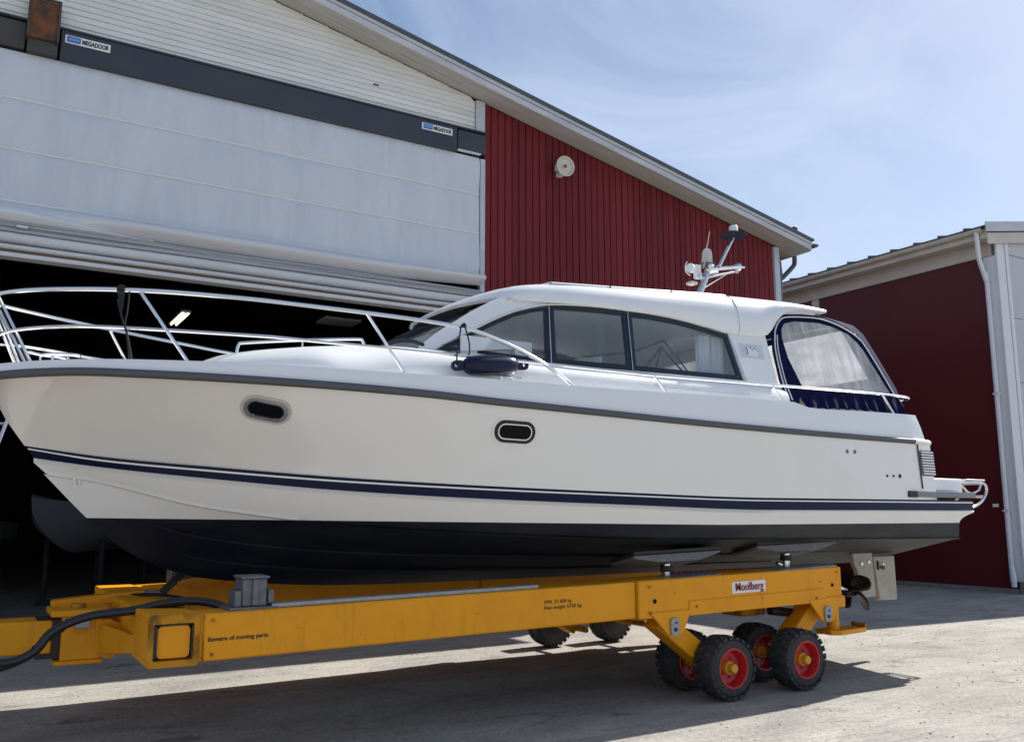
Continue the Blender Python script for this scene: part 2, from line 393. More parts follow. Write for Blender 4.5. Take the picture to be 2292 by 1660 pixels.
def curve(tab):
    """smooth line through (x, value) pairs"""
    xs = [p[0] for p in tab]; ys = [p[1] for p in tab]; n = len(xs); ms = []
    for i in range(n):
        if i == 0: ms.append((ys[1] - ys[0]) / (xs[1] - xs[0]))
        elif i == n - 1: ms.append((ys[-1] - ys[-2]) / (xs[-1] - xs[-2]))
        else:
            a = (ys[i] - ys[i - 1]) / (xs[i] - xs[i - 1]); b = (ys[i + 1] - ys[i]) / (xs[i + 1] - xs[i])
            ms.append(0 if a * b < 0 else (a + b) / 2)
    def f(x):
        if x <= xs[0]: return ys[0] + ms[0] * (x - xs[0])
        if x >= xs[-1]: return ys[-1] + ms[-1] * (x - xs[-1])
        i = max(k for k in range(n - 1) if xs[k] <= x); h = xs[i + 1] - xs[i]; t = (x - xs[i]) / h
        return (2 * t**3 - 3 * t**2 + 1) * ys[i] + (t**3 - 2 * t**2 + t) * h * ms[i] + (3 * t**2 - 2 * t**3) * ys[i + 1] + (t**3 - t**2) * h * ms[i + 1]
    return f
def smooth_path(pts, k=6):
    pts = [Vector(p) for p in pts]; out = []
    for i in range(len(pts) - 1):
        p0, p1, p2, p3 = pts[max(i - 1, 0)], pts[i], pts[i + 1], pts[min(i + 2, len(pts) - 1)]
        for j in range(k):
            t = j / k
            out.append(.5 * ((2 * p1) + (p2 - p0) * t + (2 * p0 - 5 * p1 + 4 * p2 - p3) * t * t + (3 * p1 - p0 - 3 * p2 + p3) * t**3))
    return out + [pts[-1]]
def inset(poly, d):
    n = len(poly); area = sum(poly[i][0] * poly[(i + 1) % n][1] - poly[(i + 1) % n][0] * poly[i][1] for i in range(n))
    s = 1 if area > 0 else -1; out = []
    for i in range(n):
        p, a, b = Vector(poly[i]), Vector(poly[i - 1]), Vector(poly[(i + 1) % n])
        e1, e2 = (p - a).normalized(), (b - p).normalized()
        n1, n2 = Vector((-e1.y, e1.x)) * s, Vector((-e2.y, e2.x)) * s
        m = (n1 + n2); m = m.normalized() if m.length > 1e-6 else n1
        out.append(tuple(p + m * (d / max(.35, m.dot(n1)))))
    return out
def rrect(cx, cz, w, h, r, n=5):
    pts = []
    for qx, qz, a0 in ((1, 1, 0), (-1, 1, 90), (-1, -1, 180), (1, -1, 270)):
        for k in range(n + 1):
            a = R(a0 + 90 * k / n); pts.append((cx + qx * (w / 2 - r) + r * math.cos(a), cz + qz * (h / 2 - r) + r * math.sin(a)))
    return pts

# ================================================================== GROUND
g = MB(); g.add([(-400, -400, 0), (400, -400, 0), (400, 400, 0), (-400, 400, 0)], [(0, 1, 2, 3)])
tag(put('ground', g, 'ground', sharp=0), kind='structure')

# ================================================================== BOAT HALL (facade plane at YF, gable over a wide fabric door)
YF = 12.3
SLOPE = .206
APEX = .5
def soffit_z(x): return 8.44 - SLOPE * (abs(x - APEX) - (6.83 - APEX))
XL, XR = 2 * APEX - 13.70, 13.70           # wall ends
hall = thing('boat_hall', 'large red boarded boat hall with white gable and half-raised grey fabric door', 'building', (APEX, YF, 0))
BACK = YF + 26
# shell: side and back walls, roof deck, wall behind the boards
put('wall', MB().box(XR - .22, XR - .02, YF + .03, BACK, 0, soffit_z(XR) + .19), 'red_back', hall, sharp=0)
put('wall', MB().box(XL + .02, XL + .22, YF + .03, BACK, 0, soffit_z(XL) + .19), 'red_back', hall, sharp=0)
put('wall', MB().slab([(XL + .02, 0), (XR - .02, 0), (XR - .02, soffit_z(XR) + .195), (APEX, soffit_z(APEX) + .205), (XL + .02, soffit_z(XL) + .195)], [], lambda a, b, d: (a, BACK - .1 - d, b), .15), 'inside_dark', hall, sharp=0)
put('wall_backing', MB().box(6.84, XR - .03, YF + .035, YF + .2, 0, 6.95)
    .add([(6.84, YF + .035, 6.95), (XR - .03, YF + .035, 6.95), (6.84, YF + .035, soffit_z(6.84) - .01), (6.84, YF + .2, 6.95), (XR - .03, YF + .2, 6.95), (6.84, YF + .2, soffit_z(6.84) - .01)],
         [(0, 1, 2), (3, 5, 4), (0, 3, 4, 1), (1, 4, 5, 2), (2, 5, 3, 0)]), 'red_back', hall, sharp=0)
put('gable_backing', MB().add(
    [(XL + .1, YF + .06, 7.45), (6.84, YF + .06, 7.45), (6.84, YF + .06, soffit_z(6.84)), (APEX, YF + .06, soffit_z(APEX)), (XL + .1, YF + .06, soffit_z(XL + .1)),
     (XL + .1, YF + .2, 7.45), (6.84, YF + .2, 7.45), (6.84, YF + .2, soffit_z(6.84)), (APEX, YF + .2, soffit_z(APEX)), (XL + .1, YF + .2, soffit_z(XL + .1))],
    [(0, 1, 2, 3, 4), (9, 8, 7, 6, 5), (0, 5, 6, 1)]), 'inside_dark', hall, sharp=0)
put('wall_backing', MB().box(XL + .03, -5.85, YF + .035, YF + .2, 0, 7.44), 'red_back', hall, sharp=0)
# each red board, top cut along the roof slope
def board(x0, x1, zb, y):
    za, zc = soffit_z(x0) - .012, soffit_z(x1) - .012; b = .006
    prof = [(x0, y + .03), (x0, y + b), (x0 + b, y), (x1 - b, y), (x1, y + b), (x1, y + .03)]
    m = MB(); n = len(prof)
    top = lambda x: za + (zc - za) * (x - x0) / (x1 - x0)
    m.add([(px, py, zb) for px, py in prof] + [(px, py, top(px)) for px, py in prof],
          [(i, (i + 1) % n, (i + 1) % n + n, i + n) for i in range(n)] + [tuple(range(n))[::-1], tuple(range(n, 2 * n))])
    return m
x = 6.85; i = 0
while x < XR - .17:
    w = min(.1225, XR - .14 - x)
    put('plank', board(x, x + w, .12, YF - .002 + random.uniform(-.004, .004)), 'red_board', hall, sharp=0)
    x += .137; i += 1
put('plinth', MB().box(6.84, XR - .02, YF + .0, YF + .034, 0, .115), 'concrete', hall, sharp=0)
# white clapboards over the door
z = 7.885
while z < soffit_z(APEX) - .05:
    zt = z + .081
    xr = min(6.665, APEX + (soffit_z(APEX) - zt - .015) / SLOPE); xr0 = min(6.665, APEX + (soffit_z(APEX) - z - .015) / SLOPE)
    xl, xl0 = max(-5.7, 2 * APEX - xr), max(-5.7, 2 * APEX - xr0)
    put('siding_board', MB().add([(xl0, YF - .020, z), (xr0, YF - .020, z), (xr, YF - .002, zt), (xl, YF - .002, zt),
                                  (xl0, YF + .03, z), (xr0, YF + .03, z), (xr, YF + .03, zt), (xl, YF + .03, zt)],
                                 [(0, 1, 2, 3), (7, 6, 5, 4), (0, 4, 5, 1), (1, 5, 6, 2), (2, 6, 7, 3), (3, 7, 4, 0)]), 'siding', hall, sharp=0)
    z += .0845
put('siding_knot', MB().box(4.86, 4.95, YF - .028, YF - .012, 8.24, 8.262), 'rust', hall, sharp=0)
# trims
put('corner_trim', MB().box(6.675, 6.842, YF - .045, YF + .03, 7.86, soffit_z(6.83) - .005), 'trim_pale', hall, bevel=.004)
put('door_guide', MB().box(6.755, 6.842, YF - .06, YF + .03, 0, 7.42), 'trim_pale', hall, bevel=.004)
put('door_guide', MB().box(-5.84, -5.70, YF - .06, YF + .03, 0, 7.42), 'trim_pale', hall, bevel=.004)
put('corner_trim', MB().box(XR - .135, XR + .01, YF - .04, YF + .05, 0, soffit_z(XR) - .02), 'trim_pale', hall, bevel=.005)
# dark header over the door
put('header_beam', MB().box(.53, 6.30, YF - .095, YF + .02, 7.44, 7.845), 'header', hall, bevel=.006)
put('header_flashing', MB().box(-5.7, 6.83, YF - .11, YF + .02, 7.848, 7.875), 'header', hall, bevel=.003)
put('header_beam', MB().box(6.325, 6.84, YF - .075, YF + .02, 7.50, 7.83), 'header', hall, bevel=.006)
put('header_edge', MB().box(6.325, 6.75, YF - .078, YF - .02, 7.478, 7.497), 'fabric_seam', hall)
put('header_beam', MB().box(-5.7, .13, YF - .075, YF + .02, 7.47, 7.83), 'header_brown', hall, bevel=.006)
rb = put('rusty_bracket', MB().box(.15, .49, YF - .17, YF - .0, 7.62, 8.14), 'rust', hall, bevel=.01)
put('flange', MB().box(.135, .16, YF - .20, YF - .0, 7.60, 8.16).box(.478, .505, YF - .20, YF - .0, 7.60, 8.16).box(.135, .505, YF - .20, YF - .172, 8.14, 8.165), 'header_brown', rb)
put('lower_plate', MB().box(.155, .50, YF - .125, YF + .0, 7.445, 7.615), 'header_brown', rb, bevel=.005)
# fabric door: panels between the seams, then the gathered folds and the bottom beam
door = holder('fabric_door', hall)
DX0, DX1 = -5.69, 6.745
def wr(x, z, k=1.0):
    n = noise.noise(Vector((x * .9 + z * .45, z * .35, 3.1))) * .045 + noise.noise(Vector((x * 2.6 + z * 1.5, z * .8, 7.7))) * .028
    g_ = max(0., noise.noise(Vector((x * .7, z * .9, 9.3))) + .15)
    n += .11 * g_ * abs(noise.noise(Vector((x * 2.4 + z * 1.9, z * .5, 2.2)))) + .05 * g_ * math.exp(-((x - .9 + (z - 6) * .62) % 1.63 - .5) ** 2 / .006)
    return n * k
SE = [7.44, 6.81, 6.145, 5.475]
for a, b in zip(SE[:-1], SE[1:]):
    rows = []
    for r in range(13):
        s = r / 12; zz = a + (b - a) * s; e = math.sin(math.pi * s) ** .5
        rows.append([(DX0 + (DX1 - DX0) * c / 300, YF - .02 - wr(DX0 + (DX1 - DX0) * c / 300, zz, e) - .025 * e, zz) for c in range(301)])
    put('fabric_panel', MB().grid(rows), 'fabric', door, sharp=0).data.shade_smooth()
for zz in SE[1:]:
    put('seam', MB().tube([(DX0, YF - .03, zz), (DX1, YF - .03, zz)], .017, 8), 'fabric_seam', door)
for xx in (1.28, 3.18, 3.62, 5.15):                                   # welded upright joins in the cloth
    for a, b in zip(SE[:-1], SE[1:]):
        rows = [[(xx - .004, YF - .044 - wr(xx, a + (b - a) * r / 12, math.sin(math.pi * r / 12) ** .5) - .025 * math.sin(math.pi * r / 12) ** .5 + .022, a + (b - a) * r / 12),
                 (xx + .004, YF - .044 - wr(xx, a + (b - a) * r / 12, math.sin(math.pi * r / 12) ** .5) - .025 * math.sin(math.pi * r / 12) ** .5 + .022, a + (b - a) * r / 12)] for r in range(13)]
        put('weld_strip', MB().grid(rows), 'fabric', door, sharp=0)
def fold(name, prof, wave, m, k=60, seed=0.0):
    """a cloth fold: profile (out, z) drawn along the door, sagging a little"""
    rows = []
    for c in range(k + 1):
        xx = DX0 + (DX1 - DX0) * c / k
        w = noise.noise(Vector((xx * .55, seed, 0))) * wave; gx = max(0, (xx - 5.7)) * .10
        rows.append([(xx, YF - o * (1 + noise.noise(Vector((xx * .4, seed, 5))) * .35 * (wave > 0)), zz + w + gx * (5.1 - zz)) for o, zz in prof])
    return put(name, MB().grid(rows), m, door, sharp=60)
def billow(xx):
    s = max(0., min(1., (xx - .2) / 1.3)); return .06 + .19 * s * s * (3 - 2 * s)
rows = []
for c in range(101):
    xx = DX0 + (DX1 - DX0) * c / 100; o = billow(xx) + .03 * noise.noise(Vector((xx * .8, 1, 2))); bt = 5.19 + .05 * max(0, xx - 5.2)
    rows.append([(xx, YF - .025 - o * math.sin(math.pi * min(1, s * 1.0)) ** .75 - .05 * s, 5.465 + (bt - 5.465) * s) for s in [q / 14 for q in range(15)]])
put('sagging_cloth', MB().grid(rows), 'fabric_fold', door, sharp=0).data.shade_smooth()
rows = []
for c in range(25):
    xx = -2.2 + 4.0 * c / 24; k_ = max(0., min(1., (1.75 - xx) / 1.6))
    rows.append([(xx, YF - .06 - .02 * k_, 5.20 + .20 * k_), (xx, YF - .14 - .10 * k_, 5.195 + .13 * k_), (xx, YF - .20 - .10 * k_, 5.19 + .05 * k_), (xx, YF - .12, 5.185)])
put('loose_flap', MB().grid(rows), 'fabric_seam', door, sharp=0).data.shade_smooth()
for q in range(4):
    zc = 5.165 - q * .034
    fold('fold', [(.05, zc + .016), (.15 + .02 * q, zc + .012), (.175 + .02 * q, zc - .002), (.15 + .02 * q, zc - .013), (.05, zc - .015)], .012, 'fabric_fold', seed=q * 3.3)
fold('roll', [(.08, 5.035)] + [(.17 + .075 * math.cos(a), 4.975 + .06 * math.sin(a)) for a in [R(80 - 22 * k) for k in range(9)]] + [(.08, 4.905)], .008, 'fabric_fold', seed=9)
fold('roll', [(.08, 4.888)] + [(.17 + .06 * math.cos(a), 4.852 + .034 * math.sin(a)) for a in [R(80 - 22 * k) for k in range(9)]] + [(.08, 4.81)], .0, 'fabric_fold', seed=11)
put('bottom_seal', MB().box(DX0 + .02, DX1 - .02, YF - .20, YF - .04, 4.782, 4.808), 'seal_brown', door, bevel=.006)
put('bottom_beam', MB().box(DX0, DX1, YF - .225, YF - .03, 4.722, 4.780), 'fabric_fold', door, bevel=.015)
put('beam_clip', MB().tube([(.22, YF - .30, 5.09), (.34, YF - .30, 5.085)], .014, 8).box(.22, .34, YF - .30, YF - .18, 5.095, 5.105), 'trim_white', door)
# roof: deck, soffit boards, stepped fascia, metal edge, gutter, downpipe
OV, EA = .45, .50
XE = XR + EA
roof = put('roof', MB().add(
    [(APEX, YF - OV - .04, soffit_z(APEX) + .235), (XE + .05, YF - OV - .04, soffit_z(XE) + .225), (XE + .05, BACK, soffit_z(XE) + .225), (APEX, BACK, soffit_z(APEX) + .235),
     (APEX, YF - OV - .04, soffit_z(APEX) + .20), (XE + .05, YF - OV - .04, soffit_z(XE) + .19), (XE + .05, BACK, soffit_z(XE) + .19), (APEX, BACK, soffit_z(APEX) + .20)],
    [(0, 1, 2, 3), (7, 6, 5, 4), (0, 4, 5, 1), (1, 5, 6, 2), (2, 6, 7, 3)]).add(
    [(APEX, YF - OV - .04, soffit_z(APEX) + .235), (XL - .55, YF - OV - .04, soffit_z(XL - .5) + .225), (XL - .55, BACK, soffit_z(XL - .5) + .225), (APEX, BACK, soffit_z(APEX) + .235),
     (APEX, YF - OV - .04, soffit_z(APEX) + .20), (XL - .55, YF - OV - .04, soffit_z(XL - .5) + .19), (XL - .55, BACK, soffit_z(XL - .5) + .19), (APEX, BACK, soffit_z(APEX) + .20)],
    [(3, 2, 1, 0), (4, 5, 6, 7), (1, 5, 4, 0), (2, 6, 5, 1), (3, 7, 6, 2)]), 'roof_metal', hall, sharp=0)
def rake(name, y0, y1, dz0, dz1, m, x0=APEX, x1=XE, parent=roof):
    for sgn in (1, -1):
        a, b = (x0, x1) if sgn > 0 else (x0, 2 * APEX - x1)
        z0, z1 = soffit_z(a), soffit_z(b)
        put(name, MB().add([(a, y0, z0 + dz0), (b, y0, z1 + dz0), (b, y1, z1 + dz0), (a, y1, z0 + dz0), (a, y0, z0 + dz1), (b, y0, z1 + dz1), (b, y1, z1 + dz1), (a, y1, z0 + dz1)],
                           [(0, 3, 2, 1), (4, 5, 6, 7), (0, 1, 5, 4), (1, 2, 6, 5), (2, 3, 7, 6), (3, 0, 4, 7)]), m, parent, sharp=0)
rake('fascia_board', YF - OV, YF - OV + .025, .0, .105, 'fascia')
rake('fascia_board', YF - OV - .022, YF - OV + .003, .112, .165, 'fascia')
rake('roof_edge', YF - OV - .045, YF - OV + .02, .168, .198, 'roof_metal')
for q in range(4):
    rake('soffit_board', YF - OV + .03 + q * .108, YF - OV + .03 + q * .108 + .100, .004 + .002 * (q % 2), .026, 'soffit')
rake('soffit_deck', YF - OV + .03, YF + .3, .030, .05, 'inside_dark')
for q in range(5):                                                    # boards under the side eave, running back
    xa = XR + .02 + q * .094
    put('eave_board', MB().add([(xa, YF - .0, soffit_z(xa) + .0), (xa + .087, YF - .0, soffit_z(xa + .087)), (xa + .087, BACK, soffit_z(xa + .087)), (xa, BACK, soffit_z(xa)),
                                (xa, YF - .0, soffit_z(xa) + .02), (xa + .087, YF - .0, soffit_z(xa + .087) + .02), (xa + .087, BACK, soffit_z(xa + .087) + .02), (xa, BACK, soffit_z(xa) + .02)],
                               [(0, 3, 2, 1), (4, 5, 6, 7), (0, 1, 5, 4), (1, 2, 6, 5), (2, 3, 7, 6), (3, 0, 4, 7)]), 'soffit', roof, sharp=0)
put('eave_fascia', MB().box(XE - .02, XE + .005, YF - OV + .03, BACK, soffit_z(XE) - .02, soffit_z(XE) + .16), 'fascia', roof, sharp=0)
gz = soffit_z(XE) + .12
prof = [(XE + .075 + .065 * math.cos(a), gz + .065 * math.sin(a)) for a in [R(180 + 18 * k) for k in range(11)]]
put('gutter', MB().grid([[(px, YF - OV - .06, pz) for px, pz in prof], [(px, BACK, pz) for px, pz in prof]]).add(
    [(px, YF - OV - .06, pz) for px, pz in prof], [tuple(range(11))]), 'roof_metal', roof)
put('roof_hook', MB().box(XE - .52, XE - .44, YF - OV - .05, YF + .3, soffit_z(XE - .5) + .215, soffit_z(XE - .5) + .30), 'roof_metal', roof, bevel=.01)
put('downpipe', MB().tube(smooth_path([(XE + .05, YF + .05, gz - .05), (XE + .05, YF + .05, gz - .25), (XE - .02, YF + .05, gz - .36), (XR + .14, YF + .05, gz - .66), (XR + .08, YF + .05, gz - .76), (XR + .08, YF + .05, .2)], 5), .048, 12), 'roof_metal', hall)

# door makers' signs
def door_sign(x0, label):
    t = thing('door_sign', label, 'sign', (x0 + .27, YF - .10, 7.69), 'signs on the door header')
    yy = YF - .096
    put('plate', MB().box(x0, x0 + .54, yy - .012, yy - .001, 7.675, 7.785), 'sign_white', t, bevel=.003)
    put('blue_panel', MB().box(x0 + .022, x0 + .185, yy - .0165, yy - .0125, 7.69, 7.772), 'sign_blue', t)
    put('pale_bars', MB().box(x0 + .04, x0 + .165, yy - .0195, yy - .017, 7.72, 7.727).box(x0 + .04, x0 + .165, yy - .0195, yy - .017, 7.737, 7.744), 'trim_pale', t)
    text('lettering', 'MEGADOOR', .085, 'ink', t, (x0 + .2, yy - .014, 7.70), (1, 0, 0), (0, -1, 0), width=.32, bold=.0035)
door_sign(.575, 'small white and blue door sign next to the rusty bracket')
door_sign(5.665, 'small white and blue door sign near the red boards')

# round siren on the red boards
sr = thing('wall_siren', 'round cream siren with red centre on the red boarded wall', 'siren', (8.33, YF - .03, 7.55))
put('bracket', MB().box(8.27, 8.37, YF - .10, YF - .007, 7.42, 7.66).box(8.20, 8.30, YF - .16, YF - .08, 7.49, 7.61), 'siren', sr, bevel=.008)
put('horn', MB().lathe([(0, .07), (.05, .085), (.10, .16), (.15, .178), (.165, .178), (.165, .155), (.12, .14), (.11, .03), (.155, .03), (.158, .0)], (8.33, YF - .08, 7.565), (-.05, -1, -.06), 28), 'siren', sr)
put('red_centre', MB().lathe([(0, .031), (.008, .028), (.009, .0)], Vector((8.33, YF - .08, 7.565)) + Vector((-.05, -1, -.06)).normalized() * .158, (-.05, -1, -.06), 14), 'ink_red', sr)

# dark hall inside: strip lamp, unlit lamp, laid-up boats
lp = thing('strip_lamp', 'lit twin-tube strip lamp hanging deep inside the dark hall', 'lamp', (3.68, 20.4, 5.84))
put('housing', MB().bar((3.72, 20.0, 6.02), (3.72, 21.5, 6.02), .20, .05), 'white_plastic', lp)
for dx in (-.055, .055):
    put('tube', MB().tube([(3.72 + dx, 20.03, 5.975), (3.72 + dx, 21.4, 5.975)], .021, 8), 'lamp_lit', lp)
put('hanger', MB().tube([(3.72, 21.1, 6.04), (3.72, 21.1, 9.0)], .012, 6), 'header_brown', lp)
ul = thing('ceiling_panel', 'unlit pale lamp panel high in the dark hall, above the windscreen', 'lamp', (6.55, 18.2, 5.75))
put('panel', MB().box(6.15, 6.95, 17.9, 18.5, 5.74, 5.80), 'fabric', ul, bevel=.01)
put('hanger', MB().tube([(6.55, 18.2, 5.80), (6.55, 18.2, 8.5)], .012, 6), 'header_brown', ul)

def stored_boat(x, y, z, L, label, rz):
    t = thing('stored_boat', label, 'boat', (x, y, 0), 'boats laid up inside the hall')
    ca, sa = math.cos(rz), math.sin(rz)
    def P(u, v, w): return (x + u * ca - v * sa, y + u * sa + v * ca, w)
    rows = []
    for k in range(15):
        s = k / 14; b = .85 * (1 - (1 - min(1, s * 1.4)) ** 2.2); sh = z + .85 - .20 * s + .12 * (1 - s) ** 2
        kl = z + .55 * max(0, 1 - s * 3.2) ** 1.8
        rows.append([P(-.25 + L * s, -b, sh), P(-.2 + L * s, -b * .9, kl + (sh - kl) * .45), P(L * s, 0, kl), P(-.2 + L * s, b * .9, kl + (sh - kl) * .45), P(-.25 + L * s, b, sh)])
    m = MB().grid(rows); m.add(rows[-1], [(0, 1, 2, 3, 4)])
    put('hull', m, 'stored_hull', t, sharp=50)
    put('deck', MB().grid([[r[0], tuple((Vector(r[0]) + Vector(r[4])) / 2 + Vector((0, 0, .06))), r[4]] for r in rows]), 'stored_hull', t)
    for u in (.3, .75):
        c = MB().bar(P(L * u, -.6, .05), P(L * u, .6, .05), .12, .1)
        for v in (-.5, .5): c.tube([P(L * u, v, .09), P(L * u, v, z + .25)], .05, 8)
        put('cradle', c, 'inside_dark', t)
stored_boat(1.0, 17.2, .95, 5.2, 'pale small boat on a cradle in the dark hall, left of the bow', R(62))
stored_boat(-1.4, 19.5, .8, 5.0, 'pale small boat farther back in the dark hall, cut by the left edge', R(70))
po = thing('ladder', 'pale aluminium ladder leaning beside the bow at the left edge', 'ladder', (-.35, 10.2, 0))
for dx in (0, .36):
    put('rail', MB().bar((-.40 - dx, 9.75, 0), (.30 - dx, 10.15, 2.75), .03, .075, (0, 1, 0)), 'alu', po, bevel=.004)
for k in range(9):
    s = .08 + k * .105; a = Vector((-.40, 9.75, 0)).lerp(Vector((.30, 10.15, 2.75)), s)
    put('rung', MB().tube([a, a - Vector((.36, 0, 0))], .014, 8), 'alu', po)

# ================================================================== WAREHOUSE on the right
WX, WY = 19.0, 10.85           # its near corner
wh = thing('warehouse', 'dark red panel warehouse with pale gable and white corner trim', 'building', (WX, WY, 0))
WB, WW, WZ = 34.0, 20.0, 7.75
def wroof(x): return WZ + .18 * min(x - WX, 2 * 10 - (x - WX))
put('plinth', MB().box(WX - .02, WX + .3, WY + .12, WB, 0, .10), 'concrete', wh, sharp=0)
for k, (a, b) in enumerate(((.105, 1.90), (1.9012, 3.57), (3.5712, 5.24), (5.2412, 7.30))):   # lying sandwich panels
    put('wall_panel', MB().box(WX - .0, WX + .15, WY + .30, 15.70, a, b), 'panel_red', wh, sharp=0)
    put('wall_panel', MB().box(WX - .0, WX + .15, 15.94, WB, a, b), 'panel_red', wh, sharp=0)
put('pilaster', MB().box(WX - .035, WX + .15, 15.71, 15.93, .2, 7.30), 'cream', wh, bevel=.004)
put('frieze', MB().box(WX - .05, WX + .15, WY + .1, WB, 7.31, 7.62), 'cream', wh, bevel=.004)
put('soffit', MB().box(WX - .44, WX + .1, WY - .05, WB, 7.625, 7.645), 'cream', wh, sharp=0)
put('eave_fascia', MB().box(WX - .46, WX - .42, WY - .08, WB, 7.60, 7.80), 'cream', wh, bevel=.004)
prof = [(WX - .54 + .075 * math.cos(a), 7.80 + .085 * math.sin(a)) for a in [R(180 + 18 * k) for k in range(11)]]
put('gutter', MB().grid([[(px, WY - .06, pz) for px, pz in prof], [(px, WB, pz) for px, pz in prof]]), 'cream', wh)
rf = put('roof', MB().add([(WX - .56, WY - .14, 7.86), (WX + 10, WY - .14, 9.70), (WX + 10, WB, 9.70), (WX - .56, WB, 7.86), (WX - .56, WY - .14, 7.83), (WX + 10, WY - .14, 9.67), (WX + 10, WB, 9.67), (WX - .56, WB, 7.83)],
                          [(0, 1, 2, 3), (7, 6, 5, 4), (0, 4, 5, 1), (3, 2, 6, 7), (0, 3, 7, 4)]).add(
    [(WX + 10, WY - .14, 9.70), (WX + 20.5, WY - .14, 7.86), (WX + 20.5, WB, 7.86), (WX + 10, WB, 9.70)], [(0, 1, 2, 3)]), 'roof_metal', wh, sharp=0)
yy = WY + .35
while yy < WB - .2:
    put('roof_rib', MB().bar((WX - .56, yy, 7.882), (WX + 2.5, yy, 8.415), .055, .045), 'roof_metal', rf, sharp=0)
    yy += .62
put('verge', MB().add([(WX - .58, WY - .165, 7.70), (WX + 10, WY - .165, 9.54), (WX + 10, WY - .165, 9.76), (WX - .58, WY - .165, 7.92), (WX - .58, WY - .142, 7.70), (WX + 10, WY - .142, 9.54), (WX + 10, WY - .142, 9.76), (WX - .58, WY - .142, 7.92)],
                      [(0, 1, 2, 3), (7, 6, 5, 4), (0, 4, 5, 1), (3, 2, 6, 7), (0, 3, 7, 4)]), 'fascia', wh, sharp=0)
put('verge_board', MB().add([(WX - .44, WY - .10, 7.46), (WX + 10, WY - .10, 9.28), (WX + 10, WY - .10, 9.53), (WX - .44, WY - .10, 7.71), (WX - .44, WY - .07, 7.46), (WX + 10, WY - .07, 9.28), (WX + 10, WY - .07, 9.53), (WX - .44, WY - .07, 7.71)],
                           [(0, 1, 2, 3), (7, 6, 5, 4), (0, 4, 5, 1), (3, 2, 6, 7), (0, 3, 7, 4)]), 'cream', wh, sharp=0)
put('corner_trim', MB().box(WX - .03, WX + .02, WY + .02, WY + .295, .25, 7.30), 'white_metal', wh, bevel=.004)
put('corner_trim', MB().box(WX - .04, WX + .26, WY - .035, WY + .015, .25, 7.62), 'white_metal', wh, bevel=.006)
put('corner_trim', MB().box(WX + .275, WX + .40, WY - .05, WY + .015, .25, 7.66), 'white_metal', wh, bevel=.006)
za = .25
for zb in (1.62, 3.06, 4.50, 5.94, 7.38):
    put('gable_panel', MB().box(WX + .405, WX + 19.6, WY - .0, WY + .12, za, zb - .012), 'panel_pale', wh, bevel=.002)
    za = zb
put('gable_panel', MB().add([(WX + .405, WY, 7.38), (WX + 19.6, WY, 7.38), (WX + 10, WY, 9.5), (WX + .405, WY, 7.72), (WX + .405, WY + .1, 7.38), (WX + 19.6, WY + .1, 7.38), (WX + 10, WY + .1, 9.5), (WX + .405, WY + .1, 7.72)],
                           [(0, 1, 2, 3), (7, 6, 5, 4)]), 'panel_pale', wh, sharp=0)
put('plinth', MB().box(WX - .02, WX + 19.6, WY + .0, WY + .11, 0, .245), 'concrete', wh, sharp=0)
put('wall', MB().box(WX + 19.4, WX + 19.6, WY + .13, WB, 0, 7.5).box(WX + .2, WX + 19.3, WB - .2, WB - .02, 0, 7.5), 'panel_red', wh, sharp=0)
put('downpipe', MB().tube(smooth_path([(WX - .54, WY + .10, 7.76), (WX - .52, WY + .10, 7.50), (WX - .40, WY + .16, 7.18), (WX - .14, WY + .20, 6.75), (WX - .10, WY + .20, 6.5), (WX - .10, WY + .20, .75), (WX - .14, WY + .17, .55), (WX - .30, WY + .06, .34), (WX - .32, WY + .05, .16)], 5), .052, 12), 'white_metal', wh)
for zz in (1.7, 4.2):
    put('pipe_clip', MB().box(WX - .16, WX - .02, WY + .14, WY + .26, zz, zz + .04), 'white_metal', wh)
put('wall_tag', MB().box(WX - .02, WX - .003, 11.27, 11.40, 1.80, 1.87), 'sign_white', wh)

# ================================================================== MOTOR BOAT (bow towards -X, centre line at YC; lines in metres)
YC = 7.75
boat = thing('motor_boat', 'white cabin motor boat with navy stripes and navy cockpit canopy', 'boat', (5.2, YC, 1.03))
sheer = curve([(-.12, 2.622), (.114, 2.637), (.35, 2.648), (.589, 2.653), (.934, 2.643), (1.288, 2.632), (1.707, 2.619), (2.615, 2.590), (3.029, 2.574), (3.534, 2.547), (4.937, 2.500), (5.906, 2.476), (7.968, 2.453), (9.306, 2.452)])
bulw = curve([(-.06, 2.705), (.11, 2.724), (.349, 2.737), (.592, 2.745), (1.301, 2.746), (1.727, 2.743), (2.651, 2.732), (3.488, 2.732), (4.28, 2.728), (5.023, 2.734), (6.016, 2.754), (6.944, 2.763), (7.16, 2.752), (7.28, 2.716), (8.13, 2.738), (9.146, 2.757)])
thin_t = curve([(.337, 2.164), (.789, 2.083), (1.522, 2.008), (2.596, 1.924), (5.381, 1.824), (6.623, 1.806), (10.08, 1.808)])
thin_b = curve([(.341, 2.147), (.79, 2.066), (1.523, 1.988), (2.596, 1.903), (5.38, 1.803), (6.621, 1.784), (10.08, 1.789)])
thk_t = curve([(.360, 2.134), (.791, 2.053), (1.524, 1.974), (2.597, 1.889), (5.38, 1.791), (6.62, 1.772), (10.08, 1.774)])
thk_b = curve([(.396, 2.072), (.793, 2.009), (1.526, 1.922), (2.598, 1.824), (5.378, 1.716), (6.615, 1.690), (10.08, 1.693)])
chine = curve([(.50, 1.945), (.825, 1.895), (1.054, 1.834), (1.454, 1.725), (1.891, 1.650), (2.193, 1.608), (2.838, 1.546), (3.73, 1.492), (4.811, 1.446), (6.69, 1.410), (9.82, 1.378)])
